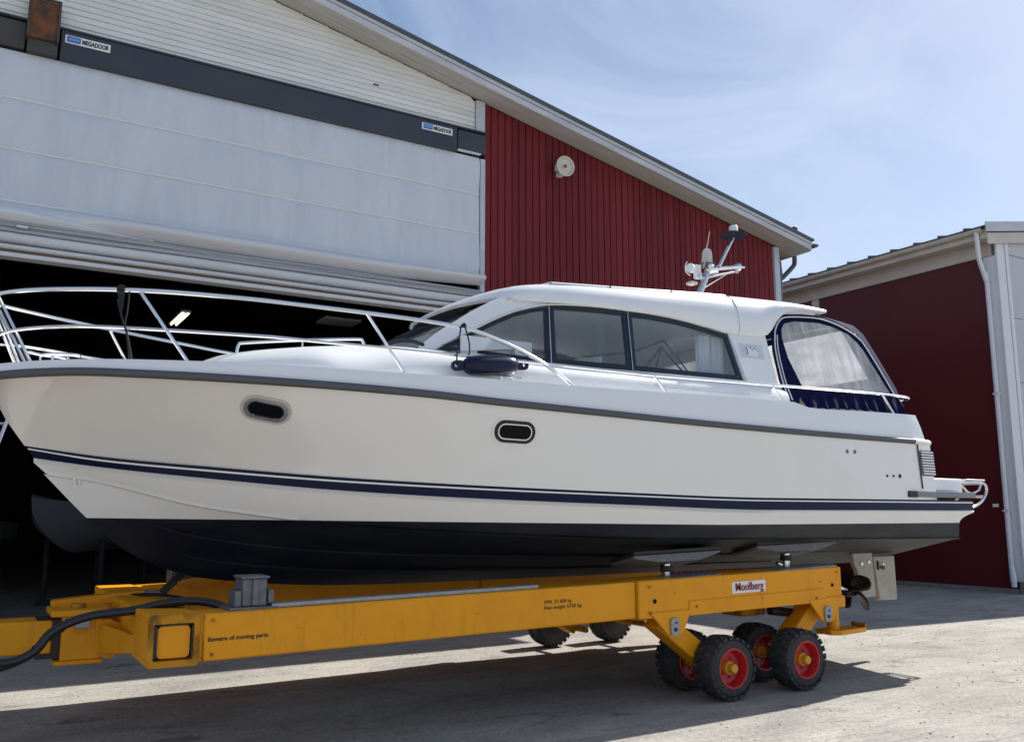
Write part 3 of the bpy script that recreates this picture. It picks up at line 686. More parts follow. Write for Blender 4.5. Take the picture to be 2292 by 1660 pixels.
keel = curve([(.47, 1.954), (.779, 1.633), (.984, 1.442), (1.155, 1.325), (1.373, 1.224), (1.573, 1.157), (1.934, 1.098), (2.628, 1.040), (4.0, 1.02), (9.82, 1.04)])
stem_x = curve([(1.60, .80), (1.954, .477), (2.154, .332), (2.352, .189), (2.468, .118), (2.56, .030), (2.64, -.12), (2.72, -.20)])
def b_sheer(x):
    if x < 5.28:
        t = max(0., (x + .12) / 5.4); return 1.6 * max(0., 1 - max(0., 1 - t) ** 2.6) ** .62
    return 1.6 - .13 * ((x - 5.28) / 4.2) ** 2 - .10 * max(0., x - 9.0)
def b_kn(x, x0):
    if x < 5.6:
        t = max(0., (x - x0) / (5.6 - x0)); return 1.55 * (1 - max(0., 1 - t) ** 2.1)
    return 1.55 - .08 * ((x - 5.6) / 4.2) ** 2
def b_ch(x):
    if x < 5.8:
        t = max(0., (x - .50) / 5.3); return 1.46 * (1 - max(0., 1 - t) ** 1.9)
    return 1.46 - .04 * ((x - 5.8) / 4) ** 2
NU = 60
US = [(k / NU) ** 1.5 for k in range(NU + 1)]
def line(xs, xe, zf, bf): return [(xs + (xe - xs) * u, bf(xs + (xe - xs) * u), zf(xs + (xe - xs) * u)) for u in US]
def near(p): return (p[0], YC - p[1], p[2])
def loft(rows, extra=None):
    """near-side strips between lines, mirrored, with the stern end closed"""
    m = MB(); rows = [[near(p) for p in r] for r in rows]
    m.grid(rows); m.mirror(YC)
    e = [r[-1] for r in rows]
    m.grid([e, [(x, 2 * YC - y, z) for x, y, z in e]])
    return m
def between(a, b, n, ex=1.0, stem=False):
    rows = []
    for k in range(n + 1):
        s = k / n; r = []
        for j, (p, q) in enumerate(zip(a, b)):
            z = p[2] + (q[2] - p[2]) * s; bb = q[1] + (p[1] - q[1]) * (1 - s) ** ex; x = p[0] + (q[0] - p[0]) * s
            if stem: x += (stem_x(z) - (a[0][0] + (b[0][0] - a[0][0]) * s)) * (1 - US[j]) ** 6
            r.append((x, bb, z))
        rows.append(r)
    return rows
LA = line(-.12, 9.04, sheer, b_sheer)
LB = line(.337, 9.10, thin_t, lambda x: b_kn(x, .337))
top_rows = between(LA, LB, 14, 1.22, True)
for r in top_rows:                                                    # angled stern corner
    x, b, z = r[-1]; r.append((x + .15, b - .012, z)); r.append((x + .31, b - .040, z)); r.append((x + .35, b - .11, z))
topsides = put('topsides', loft(top_rows), 'gelcoat', boat, sharp=30)
L1 = line(.337, 10.08, thin_t, lambda x: b_kn(x, .337)); L2 = line(.345, 10.08, thin_b, lambda x: b_kn(x, .345))
L3 = line(.352, 10.08, thk_t, lambda x: b_kn(x, .352)); L4 = line(.394, 10.08, thk_b, lambda x: b_kn(x, .394))
put('thin_stripe', loft([L1, L2]), 'navy', boat)
put('hull_band', loft([L2, L3]), 'gelcoat', boat)
put('broad_stripe', loft(between(L3, L4, 2)), 'navy', boat)
L5 = [(x, b + .012 if j else b, z - .010) for j, (x, b, z) in enumerate(L4)]
L6 = [(x, max(0, b - .022), z - .022) for x, b, z in L5]
put('knuckle', loft([L4, L5, L6]), 'gelcoat', boat, sharp=20)
LC = line(.50, 9.82, chine, b_ch); LK = line(.47, 9.82, keel, lambda x: .0)
low = between(L6, LC, 10, .9)
for k, r in enumerate(low):
    s = k / 10; e = 9.82 + .24 * max(0, 1 - s / .42) ** 2.2 - r[-1][0]
    low[k] = [(x + e * max(0, (US[j] - .9) / .1), b, z) for j, (x, b, z) in enumerate(r)]
bottom = put('underbody', loft(low + between(LC, LK, 10, .94)[0:]), 'bottom', boat, sharp=24)
put('chine_flat', loft([[(x, b, z) for x, b, z in LC], [(x, b + .022, z - .004) for x, b, z in LC], [(x, max(0, b - .03), z - .016) for x, b, z in LC]]), 'bottom', boat, sharp=20)
for fr, xs, xe in ((.60, 1.25, 8.8), (.30, 1.5, 7.8)):                # spray rails under the bottom
    rail = MB()
    for sg in (1, -1):
        a, c, d = [], [], []
        for k in range(50):
            x = xs + (xe - xs) * k / 49; b = b_ch(x) * fr; z = keel(x) + (chine(x) - keel(x)) * fr ** 1.06
            a.append((x, YC - sg * (b + .018), z + .006)); c.append((x, YC - sg * (b + .013), z - .010)); d.append((x, YC - sg * (b - .018), z - .006))
        rail.grid([a, c, d])
    put('spray_rail', rail, 'bottom', boat, sharp=20)

# ray helper to seat fittings on a built surface
def caster(o):
    me = o.data; t = BVHTree.FromPolygons([v.co for v in me.vertices], [p.vertices for p in me.polygons])
    def f(x, z, y0=0.0):
        h = t.ray_cast(Vector((x, y0, z)), Vector((0, 1, 0)))
        n = h[1]; n = n if n.y < 0 else -n
        return h[0], n
    return f
on_top = caster(topsides)

# rub rail
for sg, nm in ((1, 'near'), (-1, 'far')):
    rows = []
    for k in range(91):
        x = -.12 + 9.17 * (k / 90) ** 1.4; b = b_sheer(x); z = sheer(x)
        nx = -(b_sheer(x + .02) - b_sheer(x - .02 if x > -.1 else x)) / .04; l = math.hypot(nx, 1); nx, ny = nx / l, 1 / l
        pr = [(-.01, .031), (.020, .026), (.030, .010), (.030, -.010), (.020, -.026), (-.01, -.031)]
        rows.append([(x + nx * o, YC - sg * (b + ny * o), z + dz) for o, dz in pr])
    put('rub_rail', MB().grid(rows), 'rubber_grey', boat, sharp=50)
sr_rows = []
put('stern_rail_cap', MB().tube([(9.00, YC - 1.495, 2.452), (9.20, YC - 1.475, 2.452), (9.36, YC - 1.43, 2.452), (9.40, YC - 1.30, 2.452), (9.41, YC, 2.452), (9.40, YC + 1.30, 2.452), (9.36, YC + 1.43, 2.452), (9.20, YC + 1.475, 2.452), (9.0, YC + 1.495, 2.452)], .034, 8), 'white_plastic', boat)

# bulwark, side decks and foredeck
def lines_deck():
    A = line(-.12, 9.28, sheer, b_sheer)
    B = [(x + (.03 if j == 0 else 0) * 0 - .13 * US[j] ** 30, max(0, b - .018), bulw(x)) for j, (x, b, z) in enumerate(A)]
    C = [(x, max(0, b - .075), z + .006) for x, b, z in B]
    D = [(x, max(0, b - .035), z - .075) for x, b, z in C]
    E2 = [(x, b * .55, z + .02) for x, b, z in D]
    F = [(x, 0, z + .03) for x, b, z in D]
    A = [(x, max(0, b - .006), z + .02) for x, b, z in A]
    return [A, B, C, D, E2, F]
dk = lines_deck()
for r in dk[:3]:
    pass
deck = put('deck', loft([[(x, b, z) for x, b, z in r] for r in dk[:1]] + [[((p[0] + q[0]) / 2, (p[1] + q[1]) / 2 + .008, (p[2] + q[2]) / 2) for p, q in zip(dk[0], dk[1])]] + dk[1:]), 'deckwhite', boat, sharp=28)
put('aft_wall', MB().add([(9.285, YC - 1.40, 2.46), (9.285, YC + 1.40, 2.46), (9.14, YC + 1.34, 2.75), (9.14, YC - 1.34, 2.75)], [(0, 1, 2, 3)]), 'deckwhite', boat)
put('flag_bracket', MB().bar((9.205, YC - 1.34, 2.77), (9.375, YC - 1.33, 2.51), .03, .055, (0, 1, 0)), 'white_plastic', boat, bevel=.01)

# coachroof and cabin base
def b_cab(x, z):
    base = 1.34 - .30 * max(0, (5.6 - x) / 2.2) ** 2 if x < 5.6 else 1.34
    return base - .22 * (z - 2.5)
trunk_h = curve([(1.30, 2.70), (1.40, 2.79), (1.60, 2.925), (1.80, 2.985), (2.30, 3.060), (2.70, 3.105), (3.05, 3.130), (3.5, 3.13)])
rows = []
for k in range(60):
    x = 1.28 + 5.95 * (k / 59) ** 1.1; zd = bulw(x) - .08
    b0 = (b_sheer(x) - .235) * min(1, .25 + .75 * ((x - 1.28) / 1.0) ** .55 if x < 2.28 else 1)
    f = max(0., min(1., (x - 2.6) / 1.2)); f = f * f * (3 - 2 * f)
    h = (trunk_h(x) - zd) * (1 - f) + (3.035 - zd) * f; n = 2.5 + 2.3 * f
    sec = []
    for q in range(15):
        a = math.pi / 2 * q / 14; sec.append((x, b0 * math.cos(a) ** (2 / n), zd - .015 + (h + .015) * math.sin(a) ** (2 / n)))
    rows.append([(p[0], YC - p[1], p[2]) for p in sec] + [(p[0], YC + p[1], p[2]) for p in sec[-2::-1]])
m = MB().grid(rows); m.add(rows[-1], [tuple(range(len(rows[-1])))])
base = put('cabin_base', m, 'deckwhite', boat, sharp=40)
on_base = caster(base)

ROOF_LOW = [(4.058, 3.567), (4.252, 3.571), (4.416, 3.574), (4.999, 3.590), (5.280, 3.590), (5.807, 3.584), (6.209, 3.545), (6.548, 3.500), (6.80, 3.500), (7.14, 3.530), (7.21, 3.578), (7.30, 3.690), (7.408, 3.786), (7.529, 3.837), (8.087, 3.885)]
rlow = curve(ROOF_LOW)
rtop = curve([(3.70, 3.560), (3.80, 3.605), (3.95, 3.655), (4.105, 3.703), (4.446, 3.765), (5.121, 3.815), (6.035, 3.885), (6.755, 3.932), (7.513, 3.962), (8.054, 3.950), (8.225, 3.933)])
W1 = [(3.365, 3.07), (3.484, 3.129), (3.733, 3.27), (3.905, 3.363), (4.081, 3.446), (4.261, 3.505), (4.425, 3.540), (4.372, 2.990)]
W2 = [(4.445, 3.560), (4.85, 3.575), (5.283, 3.578), (5.236, 2.989), (4.393, 2.991)]
W3 = [(5.302, 3.575), (5.56, 3.577), (5.831, 3.567), (6.05, 3.550), (6.267, 3.523), (6.577, 3.478), (6.663, 3.001), (5.25, 2.989)]
HOLE = [(3.335, 3.052), (3.480, 3.140), (3.733, 3.283), (3.905, 3.377), (4.081, 3.459), (4.261, 3.517), (4.43, 3.556), (4.85, 3.586), (5.29, 3.589), (5.60, 3.588), (5.84, 3.577), (6.05, 3.561), (6.27, 3.534), (6.59, 3.488), (6.676, 2.993), (5.2, 2.979), (4.38, 2.979), (3.36, 3.050)]
WALL = [(3.19, 2.96), (3.22, 3.085), (3.42, 3.245), (3.70, 3.435), (3.90, 3.555), (4.06, 3.62), (4.4, 3.64), (5.3, 3.65), (5.9, 3.64), (6.3, 3.61), (6.6, 3.57), (7.14, 3.59), (7.17, 3.0), (7.17, 2.94)]
def side_map(sg, off=0.0):
    return lambda x, z, d: (x, YC - sg * (b_cab(x, z) + off + d), z)
for sg in (1, -1):
    put('cabin_side', MB().slab(WALL, [HOLE], side_map(sg), .045), 'deckwhite', boat)
    for w in (W1, W2, W3):
        f = put('window_frame', MB().slab(w, [inset(w, .044 if w is not W1 else .034)], side_map(sg, -.004), .030), 'frame_dark', boat)
        put('pane', MB().slab(inset(w, .030), [], side_map(sg, -.016), .004), 'glass_window', f, sharp=0)
    # bright trims round the glass
    put('window_trim', MB().tube([side_map(sg, .004)(x, z, 0) for x, z in smooth_path([(p[0], p[1], 0) for p in HOLE[:15]], 3) and [(p[0], p[1]) for p in smooth_path([(q[0], q[1], 0) for q in HOLE[:15]], 3)]], .008, 6), 'steel', boat)
    put('window_trim', MB().slab([(6.585, 3.487), (6.612, 3.487), (6.715, 2.985), (6.672, 2.985)], [], side_map(sg, .008), .012), 'trim_pale', boat)
    for xa, xb in ((4.436, 4.382), (5.293, 5.243)):
        put('window_trim', MB().tube([side_map(sg, .004)(xa, 3.57, 0), side_map(sg, .004)(xb, 2.985, 0)], .006, 6), 'steel', boat)
    # louvred vent with a small emblem
    v = put('vent', MB().slab([(6.70, 3.400), (7.065, 3.410), (7.045, 3.235), (6.712, 3.228)], [], side_map(sg, .006), .008), 'deckwhite', boat)
    for k in range(6):
        zz = 3.255 + .026 * k
        put('slat', MB().slab([(6.712, zz), (7.048, zz + .003), (7.048, zz + .010), (6.712, zz + .007)], [], side_map(sg, .012), .005), 'trim_pale', v)
    put('emblem', MB().slab([(6.802, 3.285), (6.815, 3.285), (6.815, 3.372), (6.802, 3.372)], [], side_map(sg, .0135), .004)
        .slab(rrect(6.862, 3.365, .026, .018, .006, 2), [], side_map(sg, .0135), .004).slab(rrect(6.925, 3.362, .026, .018, .006, 2), [], side_map(sg, .0135), .004)
        .slab(rrect(6.890, 3.348, .020, .014, .005, 2), [], side_map(sg, .0135), .004).slab(rrect(6.955, 3.340, .018, .014, .005, 2), [], side_map(sg, .0135), .004), 'sign_blue', v)
    put('emblem_ground', MB().slab(rrect(6.875, 3.328, .16, .10, .01, 2), [], side_map(sg, .0125), .003), 'white_plastic', v)

# hardtop
def lip_x(b): return 3.69 + .37 * min(1, abs(b) / 1.0) ** 3.2
def b_edge(x): return b_cab(x, rlow(max(4.06, min(x, 7.1)))) + .035
rows = []
NX = 56
for k in range(NX + 1):
    u = k / NX; row = []
    def pt(fr, lo):
        x = 4.05 + 4.05 * u
        be = b_edge(max(4.06, x)); b = be * fr
        xf = lip_x(b / be if be else 0) - 4.05; x += xf * (1 - u) ** 2 + (.13 * (1 - fr ** 2)) * u ** 4
        zt = rtop(x) + .055 * (1 - fr ** 2); zl = rlow(max(4.06, x)) if x > 4.06 else 3.567 - .03 * min(1, (4.06 - x) / .3)
        if u < .08: zt = max(zl + .035, min(zt, zl + .035 + (zt - zl) * (u / .08) ** .5))
        return (x, b, zl + (max(zt, zl + .02) - zl) * lo)
    for fr, lo in ((.90, .0), (.985, .0), (1.0, .10), (.995, .38), (.975, .66), (.93, .88), (.86, .985), (.70, 1), (.45, 1), (.2, 1), (0, 1)):
        row.append(pt(fr, lo))
    rows.append([(x, YC - b, z) for x, b, z in row] + [(x, YC + b, z) for x, b, z in row[-2::-1]])
m = MB().grid(rows)
ceil = []
for r in rows: ceil.append([r[0], (r[0][0], YC, r[0][2] + .03), r[-1]])
m.grid(ceil); m.add(rows[-1], [tuple(range(len(rows[-1])))]); m.grid([rows[0], [(p[0] + .03, p[1] * .98 + YC * .02, p[2] - .02) for p in rows[0]]])
hard = put('hardtop', m, 'deckwhite', boat, sharp=32)
ks = min(range(len(rows)), key=lambda k: abs(rows[k][4][0] - 6.74))
put('roof_seam', MB().tube([(p[0], YC + (p[1] - YC) * 1.002, p[2] + .001) for p in rows[ks][1:-1]], .0045, 6), 'trim_pale', hard)
put('roof_hatch', MB().grid([[(x, YC + b, rtop(x) + .055 * (1 - (b / 1.1) ** 2) + dz) for b in (-.86, -.85, -.5, 0, .5, .85, .86)] for x, dz in ((4.55, -.02), (4.56, .030), (5.0, .036), (5.6, .036), (6.14, .034), (6.15, -.02))]), 'white_plastic', hard, sharp=30)
for sg in (1, -1):
    put('slide_track', MB().tube([(x, YC - sg * .97, rtop(x) + .012) for x in (4.5, 5.0, 5.5, 6.0, 6.4, 6.72)], .012, 6), 'alu', hard)
for x in (5.17, 5.95):
    put('drip_peg', MB().tube([(x, YC - 1.0, rtop(x) - .03), (x, YC - 1.0, rtop(x) + .02)], .008, 6), 'frame_dark', hard)

# windscreen
def ws(u, v):      # u across -1..1, v bottom 0..top 1
    bb = .872 + .085 * v; b = bb * u
    x = 3.25 + .04 * (1 - u * u) + v * (.80 - .03 * (1 - u * u) + .10 * u * u); z = 3.085 + .15 * (1 - u * u) + v * (.50 - .11 * (1 - u * u))
    return (x, YC - b, z)
put('windscreen', MB().grid([[ws(-1 + 2 * c / 24, r / 8) for c in range(25)] for r in range(9)]), 'glass_screen', boat)
for u in (-.33, .33):
    put('screen_mullion', MB().tube([tuple(Vector(ws(u, r / 6)) + Vector((-.012, 0, .010))) for r in range(7)], .016, 6), 'frame_dark', boat)
put('screen_sill', MB().tube([tuple(Vector(ws(-1 + 2 * c / 24, 0)) + Vector((-.015, 0, .005))) for c in range(25)], .018, 6), 'rubber_black', boat)
for u in (-.5, .15):
    a = Vector(ws(u, .05)) + Vector((-.03, 0, .03)); b = Vector(ws(u + .35, .42)) + Vector((-.03, 0, .03))
    put('wiper', MB().tube([a, b], .007, 6).tube([tuple(b + (b - a) * .25 + Vector((0, .1, 0))), tuple(a.lerp(b, .6) + Vector((0, -.1, 0)))], .006, 6), 'rubber_black', boat)

# saloon seen through the glass
sal = holder('saloon', boat)
put('sole', MB().box(3.4, 7.1, YC - 1.1, YC + 1.1, 2.2, 2.24), 'wood', sal)
put('dashboard', MB().add([(3.35, YC - 1.0, 3.02), (4.05, YC - 1.05, 3.10), (4.05, YC + 1.05, 3.10), (3.35, YC + 1.0, 3.02), (4.2, YC - 1.05, 2.6), (4.2, YC + 1.05, 2.6)], [(0, 1, 2, 3), (1, 4, 5, 2)]), 'interior', sal)
put('pale_sheet', MB().box(3.55, 4.28, YC - .98, YC - .965, 3.02, 3.19), 'sign_white', sal)  # plain white sheet behind the near glass
wl = MB()
for k in range(24):
    a0, a1 = 2 * math.pi * k / 24, 2 * math.pi * (k + 1) / 24
    wl.tube([(4.32 + .06 * math.cos(a0), YC + .45 + .2 * math.sin(a0), 3.08 + .19 * math.cos(a0)), (4.32 + .06 * math.cos(a1), YC + .45 + .2 * math.sin(a1), 3.08 + .19 * math.cos(a1))], .014, 6, False)
put('steering_wheel', wl, 'rubber_black', sal)
put('seat', MB().box(4.75, 5.2, YC - .75, YC - .15, 2.5, 2.9).add([(5.12, YC - .75, 2.9), (5.22, YC - .75, 2.9), (5.30, YC - .72, 3.22), (5.2, YC - .72, 3.22), (5.12, YC - .15, 2.9), (5.22, YC - .15, 2.9), (5.30, YC - .18, 3.22), (5.2, YC - .18, 3.22)],
                                [(0, 1, 2, 3), (7, 6, 5, 4), (0, 4, 5, 1), (1, 5, 6, 2), (2, 6, 7, 3), (3, 7, 4, 0)]), 'seat', sal, bevel=.04)
put('seat', MB().box(4.75, 5.2, YC + .2, YC + .85, 2.5, 2.9).box(5.15, 5.27, YC + .2, YC + .85, 2.9, 3.25), 'seat', sal, bevel=.04)
put('sofa', MB().box(5.6, 6.9, YC + .35, YC + 1.05, 2.3, 2.75).box(5.6, 6.9, YC + .9, YC + 1.08, 2.75, 3.08), 'seat', sal, bevel=.05)
put('locker', MB().box(5.5, 6.6, YC - 1.05, YC - .6, 2.3, 3.02), 'wood', sal, bevel=.02)
def drape(x0, x1, y, z0, z1):
    return MB().grid([[(x0 + (x1 - x0) * c / 40 + .02 * (1 - s) * math.sin(c), y + .025 * math.sin(c * 1.3) * (1 - .3 * s), z1 + (z0 - z1) * s) for c in range(41)] for s in (0, .3, .6, 1)])
put('curtain', drape(6.22, 6.60, YC - 1.03, 2.97, 3.46), 'curtain', sal, sharp=0)
put('curtain', drape(6.15, 6.62, YC + 1.03, 2.97, 3.46), 'curtain', sal, sharp=0)
put('aft_bulkhead', MB().box(7.06, 7.1, YC - 1.08, YC - .45, 2.4, 3.55).box(7.06, 7.1, YC + .45, YC + 1.08, 2.4, 3.55).box(7.06, 7.1, YC - .45, YC + .45, 3.4, 3.55), 'interior', sal)
fr = MB()
A = Vector((5.95, YC - .80, 3.30)); 
fr.tube([(4.95, YC - .85, 3.14), (5.6, YC - .8, 3.26), (6.02, YC - .78, 3.42)], .011, 6).tube([(5.55, YC - .9, 2.98), (5.92, YC - .85, 3.33), (6.35, YC - .85, 2.98)], .012, 6)
fr.tube([(5.92, YC - .85, 3.33), (6.0, YC - .6, 2.98)], .009, 6).tube([(6.02, YC - .78, 3.42), (6.5, YC - .75, 3.0)], .008, 6)
put('mirrored_lines', fr, 'rubber_black', sal)  # added dark tubes imitating lines reflected in the windows

# cockpit canopy
def can_map(sg, off=0.0):
    return lambda x, z, d: (x, YC - sg * (1.36 - .22 * (z - 2.5) + off + d), z)
CO = [(7.235, 2.805), (7.19, 3.04), (7.188, 3.361), (7.235, 3.56), (7.290, 3.668), (7.394, 3.771), (7.512, 3.816), (7.80, 3.850), (8.069, 3.862), (8.30, 3.832), (8.514, 3.772), (8.684, 3.690), (8.78, 3.590), (8.94, 3.31), (9.088, 3.020), (9.10, 2.965), (8.6, 2.945), (8.0, 2.935), (7.46, 2.925), (7.42, 2.80)]
CW = [(7.462, 3.700), (7.62, 3.745), (8.02, 3.775), (8.28, 3.752), (8.510, 3.690), (8.640, 3.600), (8.72, 3.510), (9.010, 3.005), (8.60, 2.985), (8.0, 2.975), (7.53, 2.965), (7.40, 3.30), (7.375, 3.52), (7.40, 3.63)]
can = holder('canopy', boat)
for sg in (1, -1):
    put('canopy_side', MB().slab(CO, [CW], can_map(sg), .012), 'canvas', can)
    # clear sheet, puckered
    rows = []
    ci = inset(CW, -.012)
    m = MB(); vm = can_map(sg, -.006)
    xs = [7.36 + 1.68 * k / 46 for k in range(47)]
    import bisect
    def inside(px, pz, poly):
        c = False; n = len(poly)
        for a in range(n):
            x1, z1 = poly[a]; x2, z2 = poly[(a + 1) % n]
            if (z1 > pz) != (z2 > pz) and px < (x2 - x1) * (pz - z1) / (z2 - z1) + x1: c = not c
        return c
    def zrange(px):
        zs = []
        n = len(ci)
        for a in range(n):
            x1, z1 = ci[a]; x2, z2 = ci[(a + 1) % n]
            if (x1 <= px < x2) or (x2 <= px < x1): zs.append(z1 + (z2 - z1) * (px - x1) / (x2 - x1))
        return (min(zs), max(zs)) if len(zs) >= 2 else None
    x0c, x1c = min(p[0] for p in ci) + .001, max(p[0] for p in ci) - .001
    for k in range(61):
        px = x0c + (x1c - x0c) * k / 60; zr = zrange(px)
        if not zr: continue
        rr = []
        for q in range(25):
            s = q / 24; pz = zr[0] + (zr[1] - zr[0]) * s; e = math.sin(math.pi * s) * math.sin(math.pi * k / 60)
            w = e * (.045 * noise.noise(Vector((px * 2.2 + pz * 1.6, pz * .7 - px * .5, 1.3))) + .020 * noise.noise(Vector((px * 6 + pz * 3.6, pz * 1.4, 4.1))))
            rr.append(vm(px, pz, w))
        rows.append(rr)
    put('clear_sheet', MB().grid(rows), 'vinyl', can, sharp=0).data.shade_smooth()
    # gathered skirt
    rows = []
    for q in range(9):
        s = q / 8; rr = []
        for k in range(121):
            u = k / 120; xa = 7.41 + 1.70 * u; xb = 7.46 + 1.67 * u; x = xa + (xb - xa) * s
            zt = 2.955 + .02 * u; zb = 2.742 + .06 * u - .018 * math.sin(k * .55) * (k > 3); zz = zt + (zb - zt) * s
            w = math.sin(k * .52 + 2.2 * s + 1.5 * noise.noise(Vector((u * 8, 0, 0)))) * .022 * s + .012 * noise.noise(Vector((x * 7 - zz * 9, zz * 3, 2)))
            rr.append(can_map(sg, .004)(x, zz, w + .02 * s))
        rows.append(rr)
    put('canopy_skirt', MB().grid(rows), 'canvas', can, sharp=0).data.shade_smooth()
    put('canopy_piping', MB().tube([can_map(sg, .006)(p[0], p[1], 0) for p in smooth_path([(q[0], q[1], 0) for q in inset(CO, .035)[0:15]], 3)], .008, 6), 'curtain', can)
    put('canopy_zip', MB().tube([can_map(sg, .008)(p[0], p[1], 0) for p in smooth_path([(7.31, 2.83, 0), (7.265, 3.05, 0), (7.262, 3.36, 0), (7.30, 3.55, 0)], 5)], .007, 6), 'curtain', can)
NE = [(8.05, 3.858), (8.30, 3.832), (8.514, 3.772), (8.684, 3.690), (8.78, 3.590), (8.94, 3.31), (9.088, 3.020), (9.13, 2.80)]
MI = [(8.10, 3.905), (8.40, 3.902), (8.62, 3.905), (8.86, 3.885), (8.95, 3.835), (9.15, 3.53), (9.37, 3.18), (9.52, 2.82)]
rows = []
for c in range(25):
    u = -1 + 2 * c / 24; rr = []
    for (xn, zn), (xm, zm) in zip(NE, MI):
        bn = 1.36 - .22 * (zn - 2.5); w = max(0, 1 - abs(u) ** 9)
        rr.append((xn + (xm - xn) * w * 1.0, YC - bn * u * (1 - 0 * w), zn + (zm - zn) * w + .02 * w))
    rows.append(rr)
ct = MB()
for c in range(24):
    for q in range(7):
        if 5 <= c <= 18 and q in (4, 5): continue
        ct.add([rows[c][q], rows[c + 1][q], rows[c + 1][q + 1], rows[c][q + 1]], [(0, 1, 2, 3)])
put('canopy_top', ct, 'canvas', can, sharp=40)
put('canopy_rear_sheet', MB().grid([[tuple(Vector(rows[c][q]) + Vector((.004, 0, .002))) for q in (4, 5, 6)] for c in range(5, 20)]), 'vinyl', can)

put('cockpit_seat', MB().box(8.45, 9.05, YC - 1.05, YC + 1.05, 2.5, 2.95).box(8.92, 9.06, YC - 1.05, YC + 1.05, 2.95, 3.22), 'seat', boat, bevel=.05)
put('cockpit_bow', MB().tube([(8.62, YC - 1.10, 3.70), (8.68, YC - .8, 3.86), (8.70, YC, 3.89), (8.68, YC + .8, 3.86), (8.62, YC + 1.10, 3.70)], .014, 8), 'steel', can)
# stern: louvres, bathing platform, ladder
def fc2(u, z, d, sg):
    k = (2.43 - z) / .61 * .055
    return (9.075 + k + .26 * u + .1 * d, YC - sg * (1.500 - .030 * u + d), z)
for sg in (1, -1):
    def fc(u, z, d):      # on the angled stern corner: u along it, d proud of it
        k = (2.43 - z) / .61 * .055
        return (9.075 + k + .26 * u + .1 * d, YC - sg * (1.500 - .030 * u + d), z)
    rec = put('louvre_recess', MB().slab([(.06, 2.075), (.98, 2.075), (.98, 2.355), (.06, 2.355)], [], lambda a, b, d: fc(a, b, d + .006), .01), 'frame_dark', boat, sharp=0)
    for k in range(9):
        z = 2.088 + k * .030
        put('louvre', MB().slab([(.03, z), (1.0, z), (1.0, z + .017), (.03, z + .017)], [], lambda a, b, d: fc(a, b, d + .022), .014), 'white_plastic', rec, sharp=0)
for sg in (1, -1):
    put('corner_seam', MB().slab([(-.10, 1.93), (-.055, 1.93), (-.055, 2.42), (-.10, 2.42)], [], lambda a, b, d: fc2(a, b, d + .004, sg), .01), 'rubber_black', boat, sharp=0)
plat = put('bathing_platform', MB().slab([(9.10, YC - 1.40), (9.9, YC - 1.40), (10.06, YC - 1.36), (10.16, YC - 1.22), (10.2, YC - .9), (10.2, YC + .9), (10.16, YC + 1.22), (10.06, YC + 1.36), (9.9, YC + 1.40), (9.10, YC + 1.40)], [], lambda a, b, d: (a, b, 2.06 + d), .16), 'deckwhite', boat, bevel=.035, seg=4)
put('platform_strake', MB().slab([(8.83, YC - 1.512), (9.6, YC - 1.515), (10.06, YC - 1.515), (10.10, YC - 1.49), (10.12, YC - 1.40), (10.14, YC), (10.12, YC + 1.40), (10.10, YC + 1.49), (10.06, YC + 1.515), (8.83, YC + 1.512)], [], lambda a, b, d: (a, b, 1.898 + d), .062), 'strake_grey', boat, bevel=.008)
put('strake_end', MB().box(8.825, 8.98, YC - 1.522, YC - 1.40, 1.832, 1.902), 'rubber_black', boat, bevel=.006)
lad = MB()
for yy in (YC - 1.32, YC - .98):
    lad.tube(smooth_path([(10.10, yy, 2.02), (10.45, yy, 2.03), (10.58, yy, 2.0), (10.60, yy, 1.92), (10.48, yy, 1.80), (10.25, yy, 1.72), (10.12, yy, 1.74)], 5), .016, 8)
    lad.tube(smooth_path([(10.15, yy + .03, 1.99), (10.30, yy + .03, 1.90), (10.48, yy + .03, 1.93), (10.55, yy + .03, 2.02)], 5), .013, 8)
for x, z in ((10.30, 2.03), (10.50, 2.02), (10.56, 1.86), (10.36, 1.755)): lad.tube([(x, YC - 1.32, z), (x, YC - .98, z)], .016, 8)
put('swim_ladder', lad, 'steel', boat)
put('ladder_step', MB().box(10.2, 10.58, YC - 1.33, YC - .97, 2.045, 2.065), 'white_plastic', boat, bevel=.008)

# rudder, skeg and propeller under the stern
RY = 7.1
sk = put('skeg', MB().slab([(8.89, 1.20), (9.0, 1.20), (9.24, 1.20), (9.27, .69), (9.00, .69), (8.965, .83), (8.955, 1.00), (8.90, 1.08)], [], lambda a, b, d: (a, RY - .03 - d, b), .06), 'rudder_paint', boat, bevel=.012)
rd = put('rudder', MB().slab([(9.245, 1.16), (9.64, 1.16), (9.645, .64), (9.325, .645)], [], lambda a, b, d: (a, RY - .035 - d, b), .07), 'rudder_paint', boat, bevel=.015)
put('bearing', MB().lathe([(0, .022), (.02, .02), (.022, .0)], (9.02, RY - .03, 1.075), (0, -1, 0), 12).lathe([(0, .018), (.02, .016), (.021, 0)], (9.40, RY - .035, 1.06), (0, -1, 0), 12).lathe([(0, .022), (.012, .02), (.013, .0)], (9.16, RY - .03, 1.09), (0, -1, 0), 12), 'steel', sk)
put('slot_plate', MB().box(9.30, 9.33, RY - .05, RY - .03, 1.0, 1.1).box(9.36, 9.37, RY - .05, RY - .03, 1.01, 1.04).box(9.40, 9.42, RY - .05, RY - .03, 1.0, 1.05), 'rubber_black', rd)
prop = put('propeller_hub', MB().lathe([(-.16, .0), (-.15, .035), (-.05, .058), (.08, .055), (.13, .03), (.15, 0)], (8.82, RY - .06, .765), (1, 0, .06), 16), 'propeller', boat)
